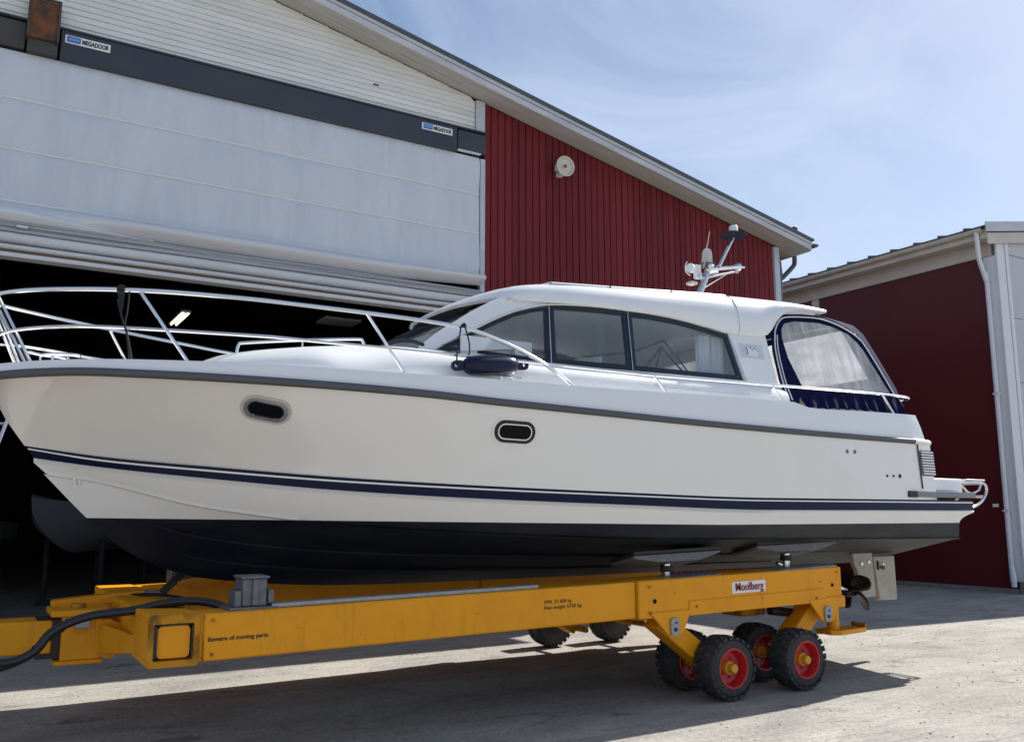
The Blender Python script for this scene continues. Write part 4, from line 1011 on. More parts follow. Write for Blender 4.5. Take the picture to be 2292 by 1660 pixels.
for k in range(4):
    a0 = R(35 + 90 * k); rows = []
    for i in range(9):
        rr = .05 + .20 * i / 8; w = (.035 + .12 * math.sin(math.pi * min(1, (i / 8) * .92 + .08)) ** .8) * (1 if i < 8 else .35); tw = R(62 - 34 * i / 8); row = []
        for j in range(7):
            s = -1 + 2 * j / 6; da = math.cos(tw) * w * s / rr * .9 + .25 * (i / 8) ** 2; dx = math.sin(tw) * w * s * .7 + .03 * i / 8
            row.append((8.83 + dx, RY - .06 + rr * math.cos(a0 + da), .765 + rr * math.sin(a0 + da)))
        rows.append(row)
    bl = put('blade', MB().grid(rows), 'propeller', prop)
    sm = bl.modifiers.new('solid', 'SOLIDIFY'); sm.thickness = .012; sm.offset = 0
put('propeller_shaft', MB().tube([(7.6, RY - .06, 1.12), (8.75, RY - .06, .78)], .022, 10), 'steel', boat)

# portholes seated on the hull side
def hull_frame(x, z):
    p, n = on_top(x, z); t = Vector((1, 0, 0)); t = (t - n * t.dot(n)).normalized(); u = n.cross(t); u = u if u.z > 0 else -u
    return p, n, t, u
def seat(p, n, t, u): return lambda a, b, d: tuple(p + t * a + u * b + n * d)
for x, z, w, h, dark in ((1.845, 2.422, .325, .172, 0), (3.780, 2.314, .362, .182, 1)):
    p, n, t, u = hull_frame(x, z)
    f = put('porthole', MB().slab(rrect(0, 0, w, h, h * .48, 8), [rrect(0, 0, w - .055, h - .05, (h - .05) * .48, 8)], lambda a, b, d: tuple(p + t * a + u * b + n * (d + .016)), .03), 'frame_dark' if dark else 'steel', boat, bevel=.004)
    put('pane', MB().slab(rrect(0, 0, w - .04, h - .035, (h - .035) * .48, 8), [], lambda a, b, d: tuple(p + t * a + u * b + n * (d + .007)), .01), 'black_hole', f, sharp=0)
    put('inner_ring', MB().slab(rrect(0, 0, w - .053, h - .048, (h - .048) * .48, 8), [rrect(0, 0, w - .075, h - .070, (h - .070) * .48, 8)], lambda a, b, d: tuple(p + t * a + u * b + n * (d + .0135)), .006), 'steel' if dark else 'rubber_black', f, sharp=0)
    put('gasket', MB().slab(rrect(0, 0, w + .05, h + .05, (h + .05) * .48, 8), [rrect(0, 0, w + .004, h + .004, (h + .004) * .48, 8)], lambda a, b, d: tuple(p + t * a + u * b + n * (d + .006)), .012), 'cream' if not dark else 'gelcoat', f)
    for a in (-.25, .25):
        put('catch', MB().lathe([(0, .007), (.006, .005), (.0065, 0)], p + t * (a * w) - u * (h * .33) + n * .008, n, 8), 'steel', f)
for x, z, r in ((7.806, 2.295, .020), (7.931, 2.295, .022), (8.47, 2.057, .014), (8.582, 2.058, .014), (8.695, 2.060, .022)):
    p, n, t, u = hull_frame(x, z)
    put('through_hull', MB().lathe([(-.01, r), (.006, r), (.010, r * .8), (.010, r * .55), (.002, r * .5), (.0, 0)], p, n, 14), 'strake_grey' if r > .018 and x < 8 else 'rubber_black', boat)
on_bot = caster(bottom)
p, n = on_bot(.70, 1.90)
put('tow_eye', MB().tube([tuple(p + n * .004 + Vector((.03 * math.cos(a) * .8, 0, .03 * math.sin(a))) + n * .012) for a in [2 * math.pi * k / 12 for k in range(13)]], .006, 6, False), 'steel', boat)
# model stripe along the cabin base
rows = []
for k in range(31):
    x = 5.42 + 1.22 * k / 30; zc = 2.845 - .004 * k / 30
    r = []
    for dz in (-.018, .0, .018):
        p, n = on_base(x, zc + dz, 5.0); r.append(tuple(p + n * .003))
    rows.append(r)
put('model_stripe', MB().grid(rows), 'decal_pale', boat, sharp=0)

# stainless rails
def b_rail(x): return max(.0, b_sheer(x) - .13)
RT = [(.069, 3.274), (.181, 3.281), (.312, 3.285), (.559, 3.285), (.843, 3.282), (1.206, 3.272), (1.713, 3.250), (1.977, 3.235), (2.546, 3.207), (3.061, 3.180), (3.401, 3.148), (3.653, 3.084), (3.883, 3.007), (4.136, 2.897), (4.36, 2.766), (4.474, 2.665)]
RM = [(.112, 2.969), (.230, 2.990), (.437, 3.002), (.788, 3.000), (1.725, 2.971), (1.987, 2.962), (2.729, 2.936), (3.305, 2.923), (4.078, 2.916), (5.051, 2.908), (5.285, 2.908), (6.825, 2.935), (8.192, 2.963), (8.618, 2.970), (9.086, 2.976), (9.19, 2.965)]
def rp3(x, z, sg, db=0.0): return (x, YC - sg * (b_rail(x) + db), z)
tp = [rp3(x, z, 1) for x, z in RT]; tpf = [rp3(x, z, -1) for x, z in RT]
bow = [(-.06, YC - .17, 3.262), (-.10, YC, 3.258), (-.06, YC + .17, 3.262)]
put('top_rail', MB().tube(smooth_path(tp[::-1] + bow + tpf, 5), .0165, 10), 'steel', boat)
for sg in (1, -1):
    mp_ = [rp3(x, z, sg) for x, z in RM] + [(9.215, YC - sg * 1.25, 2.955), (9.12, YC - sg * 1.18, 2.945)]
    put('mid_rail', MB().tube(smooth_path([(.075, YC - sg * .20, 2.945)] + mp_, 5), .0125, 10), 'steel', boat)
    for (xa, za), (xb, zb) in (((.956, 3.270), (1.315, 2.70)), ((2.547, 3.206), (2.896, 2.655)), ((5.296, 2.905), (5.48, 2.655)), ((6.85, 2.935), (7.031, 2.665)), ((8.658, 2.968), (8.837, 2.675)), ((.02, 3.262), (.276, 2.72)), ((.055, 3.262), (.312, 2.72))):
        a = rp3(xa, za, sg); b = rp3(xb, zb, sg, .055 if xa > .5 else -.02)
        s = put('stanchion', MB().tube([a, b], .0125, 8), 'steel', boat)
        put('foot', MB().lathe([(-.012, .026), (.006, .026), (.014, .018), (.016, 0)], b, (0, -sg * .75, .65), 12), 'steel', s)
    a = [(1.775, 2.960), (1.79, 3.02), (1.84, 3.042), (2.32, 3.112), (2.80, 3.170), (2.862, 3.160), (2.885, 3.10)]
    gr = put('grab_rail', MB().tube(smooth_path([(x, YC - sg * .42, z) for x, z in a], 5), .013, 8), 'steel', boat)
    put('post', MB().tube([(2.32, YC - sg * .42, 3.0), (2.32, YC - sg * .42, 3.11)], .010, 8), 'steel', gr)
# bow hardware
for sg in (1, -1):
    cl = put('bow_cleat', MB().tube(smooth_path([(.36, YC - sg * .40, 2.805), (.42, YC - sg * .42, 2.815), (.56, YC - sg * .46, 2.818), (.62, YC - sg * .48, 2.81)], 4), .013, 8).tube([(.44, YC - sg * .425, 2.70), (.44, YC - sg * .425, 2.81)], .012, 8).tube([(.54, YC - sg * .455, 2.70), (.54, YC - sg * .455, 2.81)], .012, 8), 'steel', boat)
put('windlass', MB().lathe([(0, .09), (.05, .09), (.06, .05), (.12, .05), (.13, .07), (.15, .06), (.155, 0)], (.62, YC, 2.68), (0, 0, 1), 18), 'steel', boat)
put('anchor_roller', MB().box(-.18, .45, YC - .05, YC + .05, 2.70, 2.735).tube([(-.15, YC - .06, 2.75), (-.15, YC + .06, 2.75)], .04, 12), 'steel', boat)
put('bow_step_bar', MB().tube(smooth_path([(.29, YC + .42, 2.955), (.42, YC + .44, 2.94), (.60, YC + .48, 2.93), (.66, YC + .50, 2.86)], 5), .012, 8).tube([(.40, YC + .44, 2.94), (.42, YC + .45, 2.70)], .010, 8), 'steel', boat)
put('side_cleat', MB().tube([(3.62, YC - 1.40, 2.785), (3.90, YC - 1.41, 2.780)], .011, 8).tube([(3.71, YC - 1.40, 2.70), (3.71, YC - 1.40, 2.78)], .013, 8).tube([(3.81, YC - 1.40, 2.70), (3.81, YC - 1.40, 2.78)], .013, 8), 'steel', boat)

# radar mast on the hardtop
mast = holder('mast', boat)
pr = [(.055, 0), (.04, .045), (0, .06), (-.04, .045), (-.055, 0), (-.04, -.045), (0, -.06), (.04, -.045)]
ax = smooth_path([(7.18, YC, 3.99), (7.26, YC, 4.23), (7.37, YC, 4.45), (7.43, YC, 4.60)], 4)
put('post', MB().grid([[(p.x + a * (.95 - .4 * k / 12), p.y + b * .7, p.z) for a, b in pr] for k, p in enumerate(ax)], True), 'alu', mast)
put('spreader', MB().tube(smooth_path([(7.06, YC - .25, 4.40), (7.2, YC - .1, 4.40), (7.36, YC, 4.46), (7.55, YC + .12, 4.56), (7.78, YC + .22, 4.63)], 4), .022, 8).tube([(7.1, YC - .3, 4.44), (7.72, YC - .3, 4.56)], .012, 8).tube([(7.12, YC - .28, 4.36), (7.6, YC - .25, 4.50)], .014, 8), 'alu', mast)
put('dome', MB().lathe([(0, .070), (.012, .075), (.03, .066), (.14, .060), (.18, .047), (.195, .026), (.20, 0)], (7.405, YC, 4.625), (.05, 0, 1), 20), 'siren', mast)
put('dome_plate', MB().lathe([(0, 0), (0, .10), (.012, .10), (.012, 0)], (7.40, YC, 4.61), (.05, 0, 1), 18), 'rubber_grey', mast)
put('pole', MB().tube(smooth_path([(7.50, YC, 4.58), (7.60, YC, 4.63), (7.66, YC, 4.72), (7.86, YC, 5.04)], 4), .020, 10), 'steel', mast)
put('disc', MB().lathe([(0, 0), (0, .17), (.008, .17), (.012, .0)], (7.86, YC, 5.055), (.10, 0, 1), 22), 'frame_dark', mast)
put('anchor_light', MB().lathe([(0, .055), (.10, .055), (.115, .045), (.118, 0)], (7.865, YC, 5.07), (.05, 0, 1), 16), 'white_plastic', mast)
put('whip_aerial', MB().tube([(7.30, YC - .05, 4.55), (7.34, YC - .05, 4.72), (7.42, YC - .05, 5.03)], [.006, .008, .005], 6), 'cream', mast)
sl = put('searchlight', MB().lathe([(-.06, .0), (-.055, .036), (0, .052), (.05, .056), (.052, .045), (.045, 0)], (7.05, YC - .12, 4.49), (-1, -.25, .1), 18), 'white_plastic', mast)
put('bracket', MB().box(7.09, 7.17, YC - .15, YC - .09, 4.38, 4.55), 'white_plastic', sl, bevel=.012)
put('guard', MB().tube(smooth_path([(6.96, YC - .14, 4.56), (6.93, YC - .14, 4.50), (6.94, YC - .14, 4.43), (7.0, YC - .14, 4.40)], 4), .006, 6), 'white_plastic', sl)
put('crossbar', MB().tube([(7.13, YC - .34, 4.455), (7.60, YC + .30, 4.585)], .010, 8), 'steel', mast)
put('camera_pod', MB().lathe([(0, .03), (.04, .034), (.06, .02), (.062, 0)], (7.22, YC - .26, 4.48), (0, 0, 1), 14), 'white_plastic', mast)
put('stay', MB().tube([(7.30, YC, 4.30), (7.62, YC - .2, 4.53)], .008, 6), 'steel', mast)
put('horn', MB().lathe([(0, .012), (.22, .018), (.30, .034), (.335, .05), (.335, .044), (.30, .02), (.29, 0)], (7.42, YC - .18, 4.545), (1, 0, .17), 16), 'steel', mast)
put('nav_light', MB().lathe([(0, .02), (.05, .02), (.055, 0)], (7.72, YC - .18, 4.52), (0, 0, 1), 12), 'siren', mast)
put('deck_light', MB().box(7.0, 7.10, YC - .16, YC - .06, 4.30, 4.335), 'siren', mast, bevel=.008)

# ------------------------------------------------------------------ loose gear on the boat
def fender(c, d, label):
    t = thing('fender', label, 'fender', tuple(c), 'fenders on the side deck')
    c, d = Vector(c), Vector(d).normalized(); r = .086
    pf = [(-.26, .0), (-.255, .03), (-.235, .055), (-.20, .075), (-.15, r * .96), (-.10, r), (.10, r), (.15, r * .96), (.20, .075), (.235, .055), (.255, .03), (.26, 0)]
    bd = put('body', MB().lathe(pf, c, d, 26), 'fender_navy', t, sharp=60)
    for s in (-1, 1):
        e = c + d * (.30 * s); up = Vector((0, 0, 1)); sd_ = d.cross(up).normalized()
        ol = rrect(0, 0, .12, .085, .04, 5)
        hl = [(.02 * s + .017 * math.cos(a), .017 * math.sin(a)) for a in [2 * math.pi * k / 10 for k in range(10)]]
        u2 = sd_.cross(d)
        put('eye', MB().slab(ol, [hl], lambda a, b, q: tuple(e + d * a + u2 * b + sd_ * (q + .016)), .032), 'fender_navy', bd, bevel=.005)
    return t
fender((3.60, 6.335, 2.862), (1, -.02, .09), 'navy blue fender lying on the near side deck beside the cleat')
fender((3.78, 6.56, 2.905), (1, .02, .05), 'second navy fender behind the near one, mostly hidden')
rpo = thing('fender_line', 'thin black line tying the fender to the top rail', 'rope', (3.30, 6.33, 2.85))
put('cord', MB().tube(smooth_path([(3.285, 6.335, 2.835), (3.285, 6.325, 2.95), (3.32, 6.33, 3.155), (3.34, 6.325, 3.17), (3.36, 6.33, 3.15), (3.40, 6.335, 3.02), (3.40, 6.34, 2.93)], 5), .0065, 6), 'rope_black', rpo)
put('knot', MB().lathe([(-.022, 0), (-.015, .016), (.0, .022), (.015, .016), (.022, 0)], (3.345, 6.325, 3.17), (1, 0, 0), 10), 'rope_black', rpo)
px_, py_ = .83, YC - b_rail(.83)
st = thing('mooring_strap', 'black rope and block hanging from the top bow rail', 'rope', (px_ + .1, py_, 2.75))
put('block', MB().slab(rrect(0, 0, .058, .062, .025, 4), [], lambda a, b, d: (px_ + a, py_ - .028 - d, 3.285 + b), .056).lathe([(0, .014), (.01, .012), (.011, 0)], (px_, py_ - .036, 3.285), (0, -1, 0), 12), 'rope_black', st, bevel=.008)
put('block_strap', MB().slab([(-.022, -.02), (.028, -.02), (.020, -.15), (.004, -.16)], [], lambda a, b, d: (px_ + a, py_ - .03 - d, 3.27 + b), .012), 'rope_black', st)
put('cord', MB().tube(smooth_path([(px_ - .02, py_ - .03, 3.20), (px_ + .02, py_ - .03, 3.06), (px_ + .06, py_ - .02, 2.95), (px_ + .12, py_ + .02, 2.72)], 5), .008, 8), 'rope_black', st)
put('cord', MB().tube(smooth_path([(px_ + .055, py_ - .03, 3.27), (px_ + .05, py_ - .03, 3.12), (px_ + .04, py_ - .03, 3.02), (px_ + .07, py_ - .01, 2.90), (px_ + .10, py_ + .03, 2.72)], 5), .006, 8), 'rope_black', st)

# ================================================================== BOAT TRAILER (symmetrical about YC)
tr = thing('boat_trailer', 'yellow hydraulic boat trailer with black tyres on red rims', 'trailer', (5.2, YC, 0))
SPLAY = .22
def my(y, sg): return y if sg > 0 else 2 * YC - y + SPLAY
def hexa(x0, x1, y0, y1, za0, za1, zb0, zb1):
    """box whose left end spans za0..za1 and right end zb0..zb1"""
    return ([(x0, y0, za0), (x1, y0, zb0), (x1, y1, zb0), (x0, y1, za0), (x0, y0, za1), (x1, y0, zb1), (x1, y1, zb1), (x0, y1, za1)],
            [(0, 3, 2, 1), (4, 5, 6, 7), (0, 1, 5, 4), (1, 2, 6, 5), (2, 3, 7, 6), (3, 0, 4, 7)])
for sg in (1, -1):
    Y = lambda v: my(v, sg)
    bv, bf = hexa(1.372, 5.05, Y(6.30), Y(6.62), .685, .995, .752, 1.068)
    if sg < 0: bv = [(a, b - (SPLAY if a < 3 else 0), c) for a, b, c in bv]
    bm_ = put('side_beam', MB().add(bv, bf), 'yellow', tr, bevel=.018, seg=3)
    if sg > 0: put('slide_strip', MB().add(*hexa(1.86, 4.06, Y(6.335), Y(6.43), 1.007, 1.036, 1.049, 1.078)), 'galv', bm_, bevel=.004)
    rb_ = put('bogie_box', MB().add(*hexa(5.052, 7.68, Y(6.265), Y(6.66), .745, 1.074, .800, 1.122)), 'yellow', tr, bevel=.014)
    put('stiffener', MB().add(*hexa(5.62, 7.42, Y(6.252), Y(6.268), .752, .880, .785, .915)), 'yellow', rb_, bevel=.005)
    put('end_plate', MB().add(*hexa(7.40, 7.705, Y(6.250), Y(6.67), .72, .83, .725, .835)), 'yellow', rb_, bevel=.008)
    for hx, hz, r in ((5.225, .895, .021), (7.535, .945, .019), (5.45, .955, .008), (7.36, .985, .008)):
        put('bolt_hole', MB().lathe([(0, 0), (.002, r), (.003, r), (.003, 0)], (hx, Y(6.2645), hz), (0, -sg, 0), 14), 'black_hole' if r > .01 else 'ink_red', rb_)
    for pl in ([(5.16, .80), (5.63, .805), (5.53, .605), (5.49, .585), (5.38, .585), (5.345, .61)], [(7.16, .815), (7.62, .825), (7.52, .615), (7.48, .590), (7.38, .590), (7.34, .615)]):
        pt_ = put('pivot_plate', MB().slab(pl, [], lambda a, b, d: (a, Y(6.245) - sg * d, b), .030), 'yellow', tr, bevel=.006)
        cx = sum(p[0] for p in pl) / 6; 
        put('pivot_cover', MB().slab(rrect(cx, .672, .098, .150, .030, 4), [], lambda a, b, d: (a, Y(6.225) - sg * d, b), .022), 'galv', pt_, bevel=.004)
        put('pin', MB().lathe([(0, .018), (.008, .016), (.009, 0)], (cx, Y(6.225), .648), (0, -sg, 0), 12).lathe([(0, .010), (.005, .009), (.006, 0)], (cx + .01, Y(6.225), .705), (0, -sg, 0), 10), 'rubber_black', pt_)
    for (xa, za), (xb, zb) in (((5.38, .72), (5.98, .30)), ((7.44, .74), (6.95, .31))):
        if sg < 0: xa, xb = xa + (.30 if xa < 6 else .1), xb + .45
        arm = put('swing_arm', MB().bar((xa, Y(6.46), za), (xb, Y(6.46), zb), .20, .175), 'yellow', tr, bevel=.012)
        put('axle', MB().tube([(xb, Y(6.22) + (0 if sg > 0 else .28), .288), (xb, Y(6.74), .288)], .035, 12), 'yellow_worn', arm)
    put('lift_ram', MB().tube([(6.95, Y(6.56), .70), (7.28, Y(6.56), .66)], .045, 12), 'rubber_black', tr)
    put('ram_housing', MB().box(6.70, 7.05, min(Y(6.70), Y(7.0)), max(Y(6.70), Y(7.0)), .64, .80), 'yellow_worn', tr, bevel=.02)
    # hull pads on chrome posts
    for cx, zc, hl, zt in ((5.66, 1.195, .52, 1.078), (7.26, 1.255, .58, 1.115)):
        tilt = .24
        def pm(a, b, d, cx=cx, zc=zc): return (cx + a, Y(6.60 - d), zc + b + d * tilt)
        prof = [(-hl, .045), (hl, .045 + .03), (hl, .026 + .03), (hl * .52, -.008), (-hl * .42, -.020), (-hl, .020)]
        pd = put('hull_pad', MB().slab(prof, [], lambda a, b, d: pm(a, b, d + .17), .34), 'galv_dark', tr, bevel=.004)
        put('pad_rubber', MB().slab([(-hl - .01, .048), (hl + .01, .079), (hl + .01, .115), (-hl - .01, .082)], [], lambda a, b, d: pm(a, b, d + .18), .36), 'rubber_black', pd, bevel=.008)
        put('post', MB().tube([(cx - .02, Y(6.58), zt - .05), (cx - .02, Y(6.58), zc)], .036, 16), 'steel', pd)
        put('post_collar', MB().lathe([(0, .06), (.05, .06), (.055, .04)], (cx - .02, Y(6.58), zc - .075), (0, 0, 1), 16), 'rubber_black', pd)
        put('base_plate', MB().add(*hexa(cx - .42, cx + .40, Y(6.30), Y(6.63), zt - .022, zt - .004, zt + .004, zt + .022)), 'galv', pd)
    # rear tray and post
    tp_ = put('rear_post', MB().tube([(7.80, Y(6.50), .45), (7.80, Y(6.50), .80)], .062, 14), 'yellow', tr)
    put('tray', MB().slab([(7.64, Y(6.40)), (7.72, Y(6.34)), (8.18, Y(6.40)), (8.24, Y(6.44)), (8.24, Y(6.60)), (7.66, Y(6.62))], [], lambda a, b, d: (a, b, .475 + d), .045), 'yellow', tp_, bevel=.008)
    put('tray_lip', MB().box(8.20, 8.245, min(Y(6.42), Y(6.60)), max(Y(6.42), Y(6.60)), .477, .515), 'yellow_worn', tp_, bevel=.006)

# wheels: one set of meshes shared by all eight
tm = MB()
ro, ri, hw = .283, .172, .118
tm.lathe([(-hw, ri), (-hw - .004, ri + .02), (-hw, ri + .06), (-hw + .012, ro - .035), (-hw + .03, ro - .018), (0, ro - .014), (hw - .03, ro - .018), (hw - .012, ro - .035), (hw, ri + .06), (hw + .004, ri + .02), (hw, ri), (hw - .05, ri - .006), (-hw + .05, ri - .006), (-hw, ri)], (0, 0, 0), (0, 1, 0), 48)
NL = 22
for k in range(NL):
    for s in (-1, 1):
        a0 = 2 * math.pi * (k + (.5 if s > 0 else 0)) / NL; da = 2 * math.pi / NL * .34
        def Q(a, y, r): return (r * math.sin(a), y, r * math.cos(a))
        pts = []
        for r in (ro - .034, ro):
            pts += [Q(a0 - da - .06, s * (hw + .001), r - (.010 if r == ro else 0)), Q(a0 + da - .06, s * (hw + .001), r - (.010 if r == ro else 0)), Q(a0 + da * .8 + .10, s * .010, r), Q(a0 - da * .8 + .10, s * .010, r)]
        tm.add(pts, [(0, 3, 2, 1), (4, 5, 6, 7), (0, 1, 5, 4), (1, 2, 6, 5), (2, 3, 7, 6), (3, 0, 4, 7)])
tyre_me = tm.mesh('tyre', 30); tyre_me.materials.append(MATS['tyre'])
rim_me = MB().lathe([(-hw - .002, ri + .006), (-hw - .008, ri), (-hw - .006, ri - .012), (-hw + .012, ri - .020), (-hw + .085, ri - .034), (-hw + .10, .085), (-hw + .10, .055), (hw - .05, .05), (hw - .01, ri - .03), (hw, ri)], (0, 0, 0), (0, 1, 0), 40).mesh('rim', 30); rim_me.materials.append(MATS['rim_red'])
hub_me = MB().lathe([(.0, .062), (-hw + .07, .062), (-hw + .045, .056), (-hw + .04, .042), (-hw - .012, .040), (-hw - .020, .034), (-hw - .0205, 0)], (0, 0, 0), (0, 1, 0), 20).mesh('hub', 30); hub_me.materials.append(MATS['yellow_cap'])
nut_me = MB()
for k in range(6):
    a = 2 * math.pi * k / 6; nut_me.lathe([(0, .010), (-.016, .010), (-.017, 0)], (.092 * math.sin(a), -hw + .098, .092 * math.cos(a)), (0, 1, 0), 6)
nut_me = nut_me.mesh('wheel_nuts', 20); nut_me.materials.append(MATS['rim_red'])
shade_disc_me = MB().lathe([(hw - .05, .168), (hw + .002, .168), (hw + .008, .150), (hw + .010, .0)], (0, 0, 0), (0, 1, 0), 24).mesh('shade_disc', 30); shade_disc_me.materials.append(MATS['rubber_black'])  # added black disc covers the red wheel back, standing in for shade
for sg in (1, -1):
    for x in (5.985, 6.935):
        for y in ((6.225, 6.745) if sg > 0 else (6.225,)):
            w = holder('wheel', tr); w.location = (x if sg > 0 else x + .45, my(y, sg) + (0 if sg > 0 else .28), .2855)
            out = sg
            w.rotation_euler = (0, random.uniform(0, 6), 0 if out > 0 else math.pi)
            for nm, me in (('tyre', tyre_me), ('rim', rim_me), ('hub', hub_me), ('wheel_nuts', nut_me), ('shade_disc', shade_disc_me)):
                o = bpy.data.objects.new(nm, me); col.objects.link(o); o.parent = w

# front cross tube: open sleeve with the inner tube showing
YN = 6.285
cr_ = MB()
for a, b, c, d in ((1.055, 1.371, .945, 1.00), (1.055, 1.371, .675, .712), (1.055, 1.088, .713, .944), (1.338, 1.371, .713, .944)):
    cr_.box(a, b, YN, 2 * YC - YN, c, d)
cx_ = put('cross_tube', cr_, 'yellow', tr, bevel=.008)
put('worn_lip', MB().slab(rrect(1.213, .838, .322, .332, .02, 3), [rrect(1.213, .829, .252, .234, .015, 3)], lambda a, b, d: (a, YN - .002 - d, b), .012), 'yellow_worn', cx_)
put('inner_tube', MB().slab(rrect(1.218, .826, .205, .205, .03, 4), [], lambda a, b, d: (a, YN + .035 - d, b), .8), 'yellow', cx_, bevel=.012, seg=3)
put('wear_pad', MB().box(1.090, 1.112, YN + .012, YN + .3, .73, .93).box(1.325, 1.337, YN + .012, YN + .3, .73, .93).box(1.11, 1.325, YN + .03, YN + .3, .9305, .9435), 'rubber_black', cx_)
# keel block on the near beam, clamp cheeks
kb = put('support_block', MB().box(1.66, 1.83, 6.36, 6.58, 1.02, 1.21), 'galv_dark', tr, bevel=.01)
put('rib', MB().box(1.725, 1.765, 6.335, 6.359, 1.03, 1.205).box(1.61, 1.655, 6.36, 6.55, 1.02, 1.13).box(1.84, 1.88, 6.36, 6.55, 1.04, 1.13), 'galv_dark', kb, bevel=.004)
put('foot_plate', MB().box(1.57, 1.90, 6.33, 6.60, 1.001, 1.02), 'galv_dark', kb)
put('top_flange', MB().box(1.65, 1.84, 6.345, 6.59, 1.211, 1.225), 'galv_dark', kb)
kb2 = put('support_block', MB().box(1.66, 1.83, 8.92, 9.14, 1.02, 1.21), 'galv_dark', tr, bevel=.01)
# drawbar with pivot head and gussets
db = put('drawbar', MB().box(-2.6, .60, YC - .17, YC + .17, .64, .875), 'yellow', tr, bevel=.014)
hd = put('pivot_head', MB().box(.66, .93, YC - .22, YC + .22, .585, .90).box(.58, .98, YC - .24, YC + .24, .901, .945).box(.62, .95, YC - .22, YC + .22, .552, .584), 'yellow', tr, bevel=.010)
put('pin_head', MB().lathe([(0, .06), (.03, .055), (.032, 0)], (.78, YC, .945), (0, 0, 1), 16).box(.84, .875, YC - .236, YC - .2, .902, .94), 'yellow_worn', hd)
put('shadow_gap', MB().box(.50, .665, YC - .15, YC + .15, .60, .88), 'rubber_black', hd)  # solid black block stands in for the shade between drawbar and head
for yy in (YC - .235, YC + .205):
    put('gusset', MB().slab([(.88, .86), (.98, .87), (1.06, .83), (1.10, .80), (1.10, .66), (1.0, .575), (.90, .61)], [], lambda a, b, d: (a, yy - d, b), .03), 'yellow', tr, bevel=.006)
put('gusset', MB().add([(.9, YC - .2, .84), (1.06, 6.80, .82), (1.06, 6.95, .82), (.9, YC - .1, .84), (.9, YC - .2, .62), (1.06, 6.80, .70), (1.06, 6.95, .70), (.9, YC - .1, .62)],
                       [(0, 1, 2, 3), (7, 6, 5, 4), (0, 4, 5, 1), (1, 5, 6, 2), (2, 6, 7, 3), (3, 7, 4, 0)]), 'yellow', tr, bevel=.006)
put('steer_link', MB().add(*hexa(.62, 1.30, YC + .28, YC + .46, .90, .975, .96, 1.035)), 'yellow', tr, bevel=.008)
put('hose_clip', MB().box(.74, .84, YC - .30, YC - .24, .82, .90), 'galv', tr, bevel=.006)
put('link_pin', MB().box(1.30, 1.42, YC + .26, YC + .44, .97, 1.02), 'galv', tr, bevel=.01)
put('front_flap', MB().add([(1.66, 8.55, 1.02), (2.12, 8.62, 1.05), (2.16, 8.95, 1.06), (1.78, 9.0, 1.055), (1.66, 8.55, .995), (2.12, 8.62, 1.025), (2.16, 8.95, 1.035), (1.78, 9.0, 1.03)],
                           [(0, 1, 2, 3), (7, 6, 5, 4), (0, 4, 5, 1), (1, 5, 6, 2), (2, 6, 7, 3), (3, 7, 4, 0)]), 'yellow', tr, bevel=.004)
put('stop_lever', MB().bar((1.33, 8.2, .86), (1.63, 8.2, 1.16), .06, .035, (0, 1, 0)), 'rubber_black', tr)
put('cable', MB().tube(smooth_path([(1.55, 7.0, 1.0), (1.35, 7.5, 1.03), (1.2, 8.0, 1.0)], 5), .014, 8), 'hose', tr)
# hydraulic hose bundle
HP = [(-.55, 7.2, .68), (.0, 7.1, .665), (.22, 6.98, .675), (.36, 6.92, .70), (.46, 6.90, .76), (.53, 6.90, .855), (.64, 6.90, .92), (.80, 6.90, .965), (1.04, 6.88, .985), (1.23, 6.80, 1.03), (1.42, 6.70, 1.045), (1.56, 6.62, 1.02), (1.62, 6.55, .97)]
put('hose', MB().tube(smooth_path(HP, 6), .030, 12), 'hose', tr)
put('hose', MB().tube(smooth_path([(x, y + .06, z - .012 + .01 * math.sin(x * 9)) for x, y, z in HP], 6), .022, 10), 'hose', tr)
put('hose', MB().tube(smooth_path([(-.5, 7.3, .64), (.1, 7.05, .62), (.3, 6.95, .66), (.42, 6.93, .72), (.50, 6.95, .80), (.62, 6.98, .88)], 6), .020, 10), 'hose', tr)
for s in (4, 6, 8):
    p = Vector(HP[s]); put('hose_tie', MB().lathe([(-.008, .033), (.008, .033)], p + Vector((0, .02, 0)), Vector(HP[s + 1]) - Vector(HP[s - 1]), 12), 'rubber_black', tr)
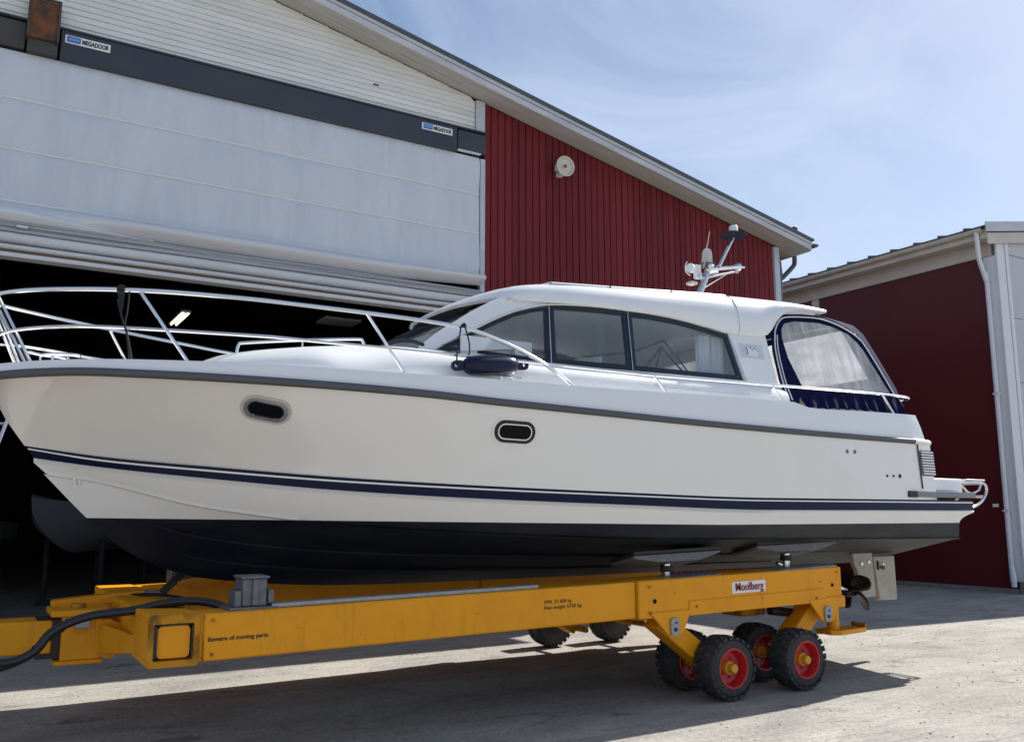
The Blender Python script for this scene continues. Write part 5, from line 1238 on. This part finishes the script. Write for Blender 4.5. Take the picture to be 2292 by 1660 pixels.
for sg in (1, -1):
    for xw, za, zb in ((5.046, .752, 1.068), (1.40, .69, .995))[:2 if sg > 0 else 1]:
        put('weld_bead', MB().tube([(xw + .004 * math.sin(k * 2.1), my(6.296, sg), za + (zb - za) * k / 24) for k in range(25)], .006, 6), 'yellow_worn', tr)
    for bx, bz in ((5.16, 1.02), (5.16, .80), (7.60, 1.07), (7.28, .83), (5.70, .83)) + (((1.46, .95), (1.46, .73)) if sg > 0 else ()):
        put('bolt', MB().lathe([(0, .013), (.008, .013), (.010, .010), (.0105, 0)], (bx, my(6.298 if bx < 5 else 6.250, sg), bz), (0, -sg, 0), 6), 'yellow_worn', tr, sharp=20)
# maker's plate and stencilled lettering on the near beam
sl_ = (.0178)
pn = put('name_plate', MB().slab(rrect(6.375, .975, .435, .105, .012, 3), [], lambda a, b, d: (a, 6.262 - d, b + (a - 6.375) * sl_), .006), 'sign_white', tr, bevel=.002)
text('lettering', 'Moofberg', .105, 'ink_red', tr, (6.375, 6.2545, .945), (1, 0, sl_), (0, -1, 0), 'CENTER', width=.36, bold=.0006)
text('lettering', 'Beware of moving parts', .040, 'ink', tr, (1.43, 6.2985, .815), (1, 0, sl_), (0, -1, 0), width=.40, bold=.0008)
text('lettering', 'SWL 31 600 kg', .042, 'ink', tr, (4.09, 6.2985, .925), (1, 0, sl_), (0, -1, 0), width=.27)
text('lettering', 'Net weight 5750 kg', .042, 'ink', tr, (4.09, 6.2985, .880), (1, 0, sl_), (0, -1, 0), width=.37)

# loose grit lying on the yard
gm = MB(); rg = random.Random(3)
for k in range(5200):
    gx, gy = rg.uniform(-.5, 16), 1.5 + 10 * rg.random() ** 1.4
    r = .004 + .010 * rg.random() ** 3; a = rg.uniform(0, 3)
    c, d = math.cos(a) * r, math.sin(a) * r; h = r * rg.uniform(.5, .9); w = rg.uniform(.6, 1.3)
    gm.add([(gx + c, gy + d, .001), (gx - d * w, gy + c * w, .001), (gx - c, gy - d, .001), (gx + d * w, gy - c * w, .001), (gx + c * .2, gy, h)], [(0, 1, 4), (1, 2, 4), (2, 3, 4), (3, 0, 4)])
me = bpy.data.meshes.new('grit'); me.from_pydata(gm.v, [], gm.f)
tag(put('grit', me, 'concrete'), 'fine grey grit scattered over the sunlit yard', 'gravel', kind='stuff')
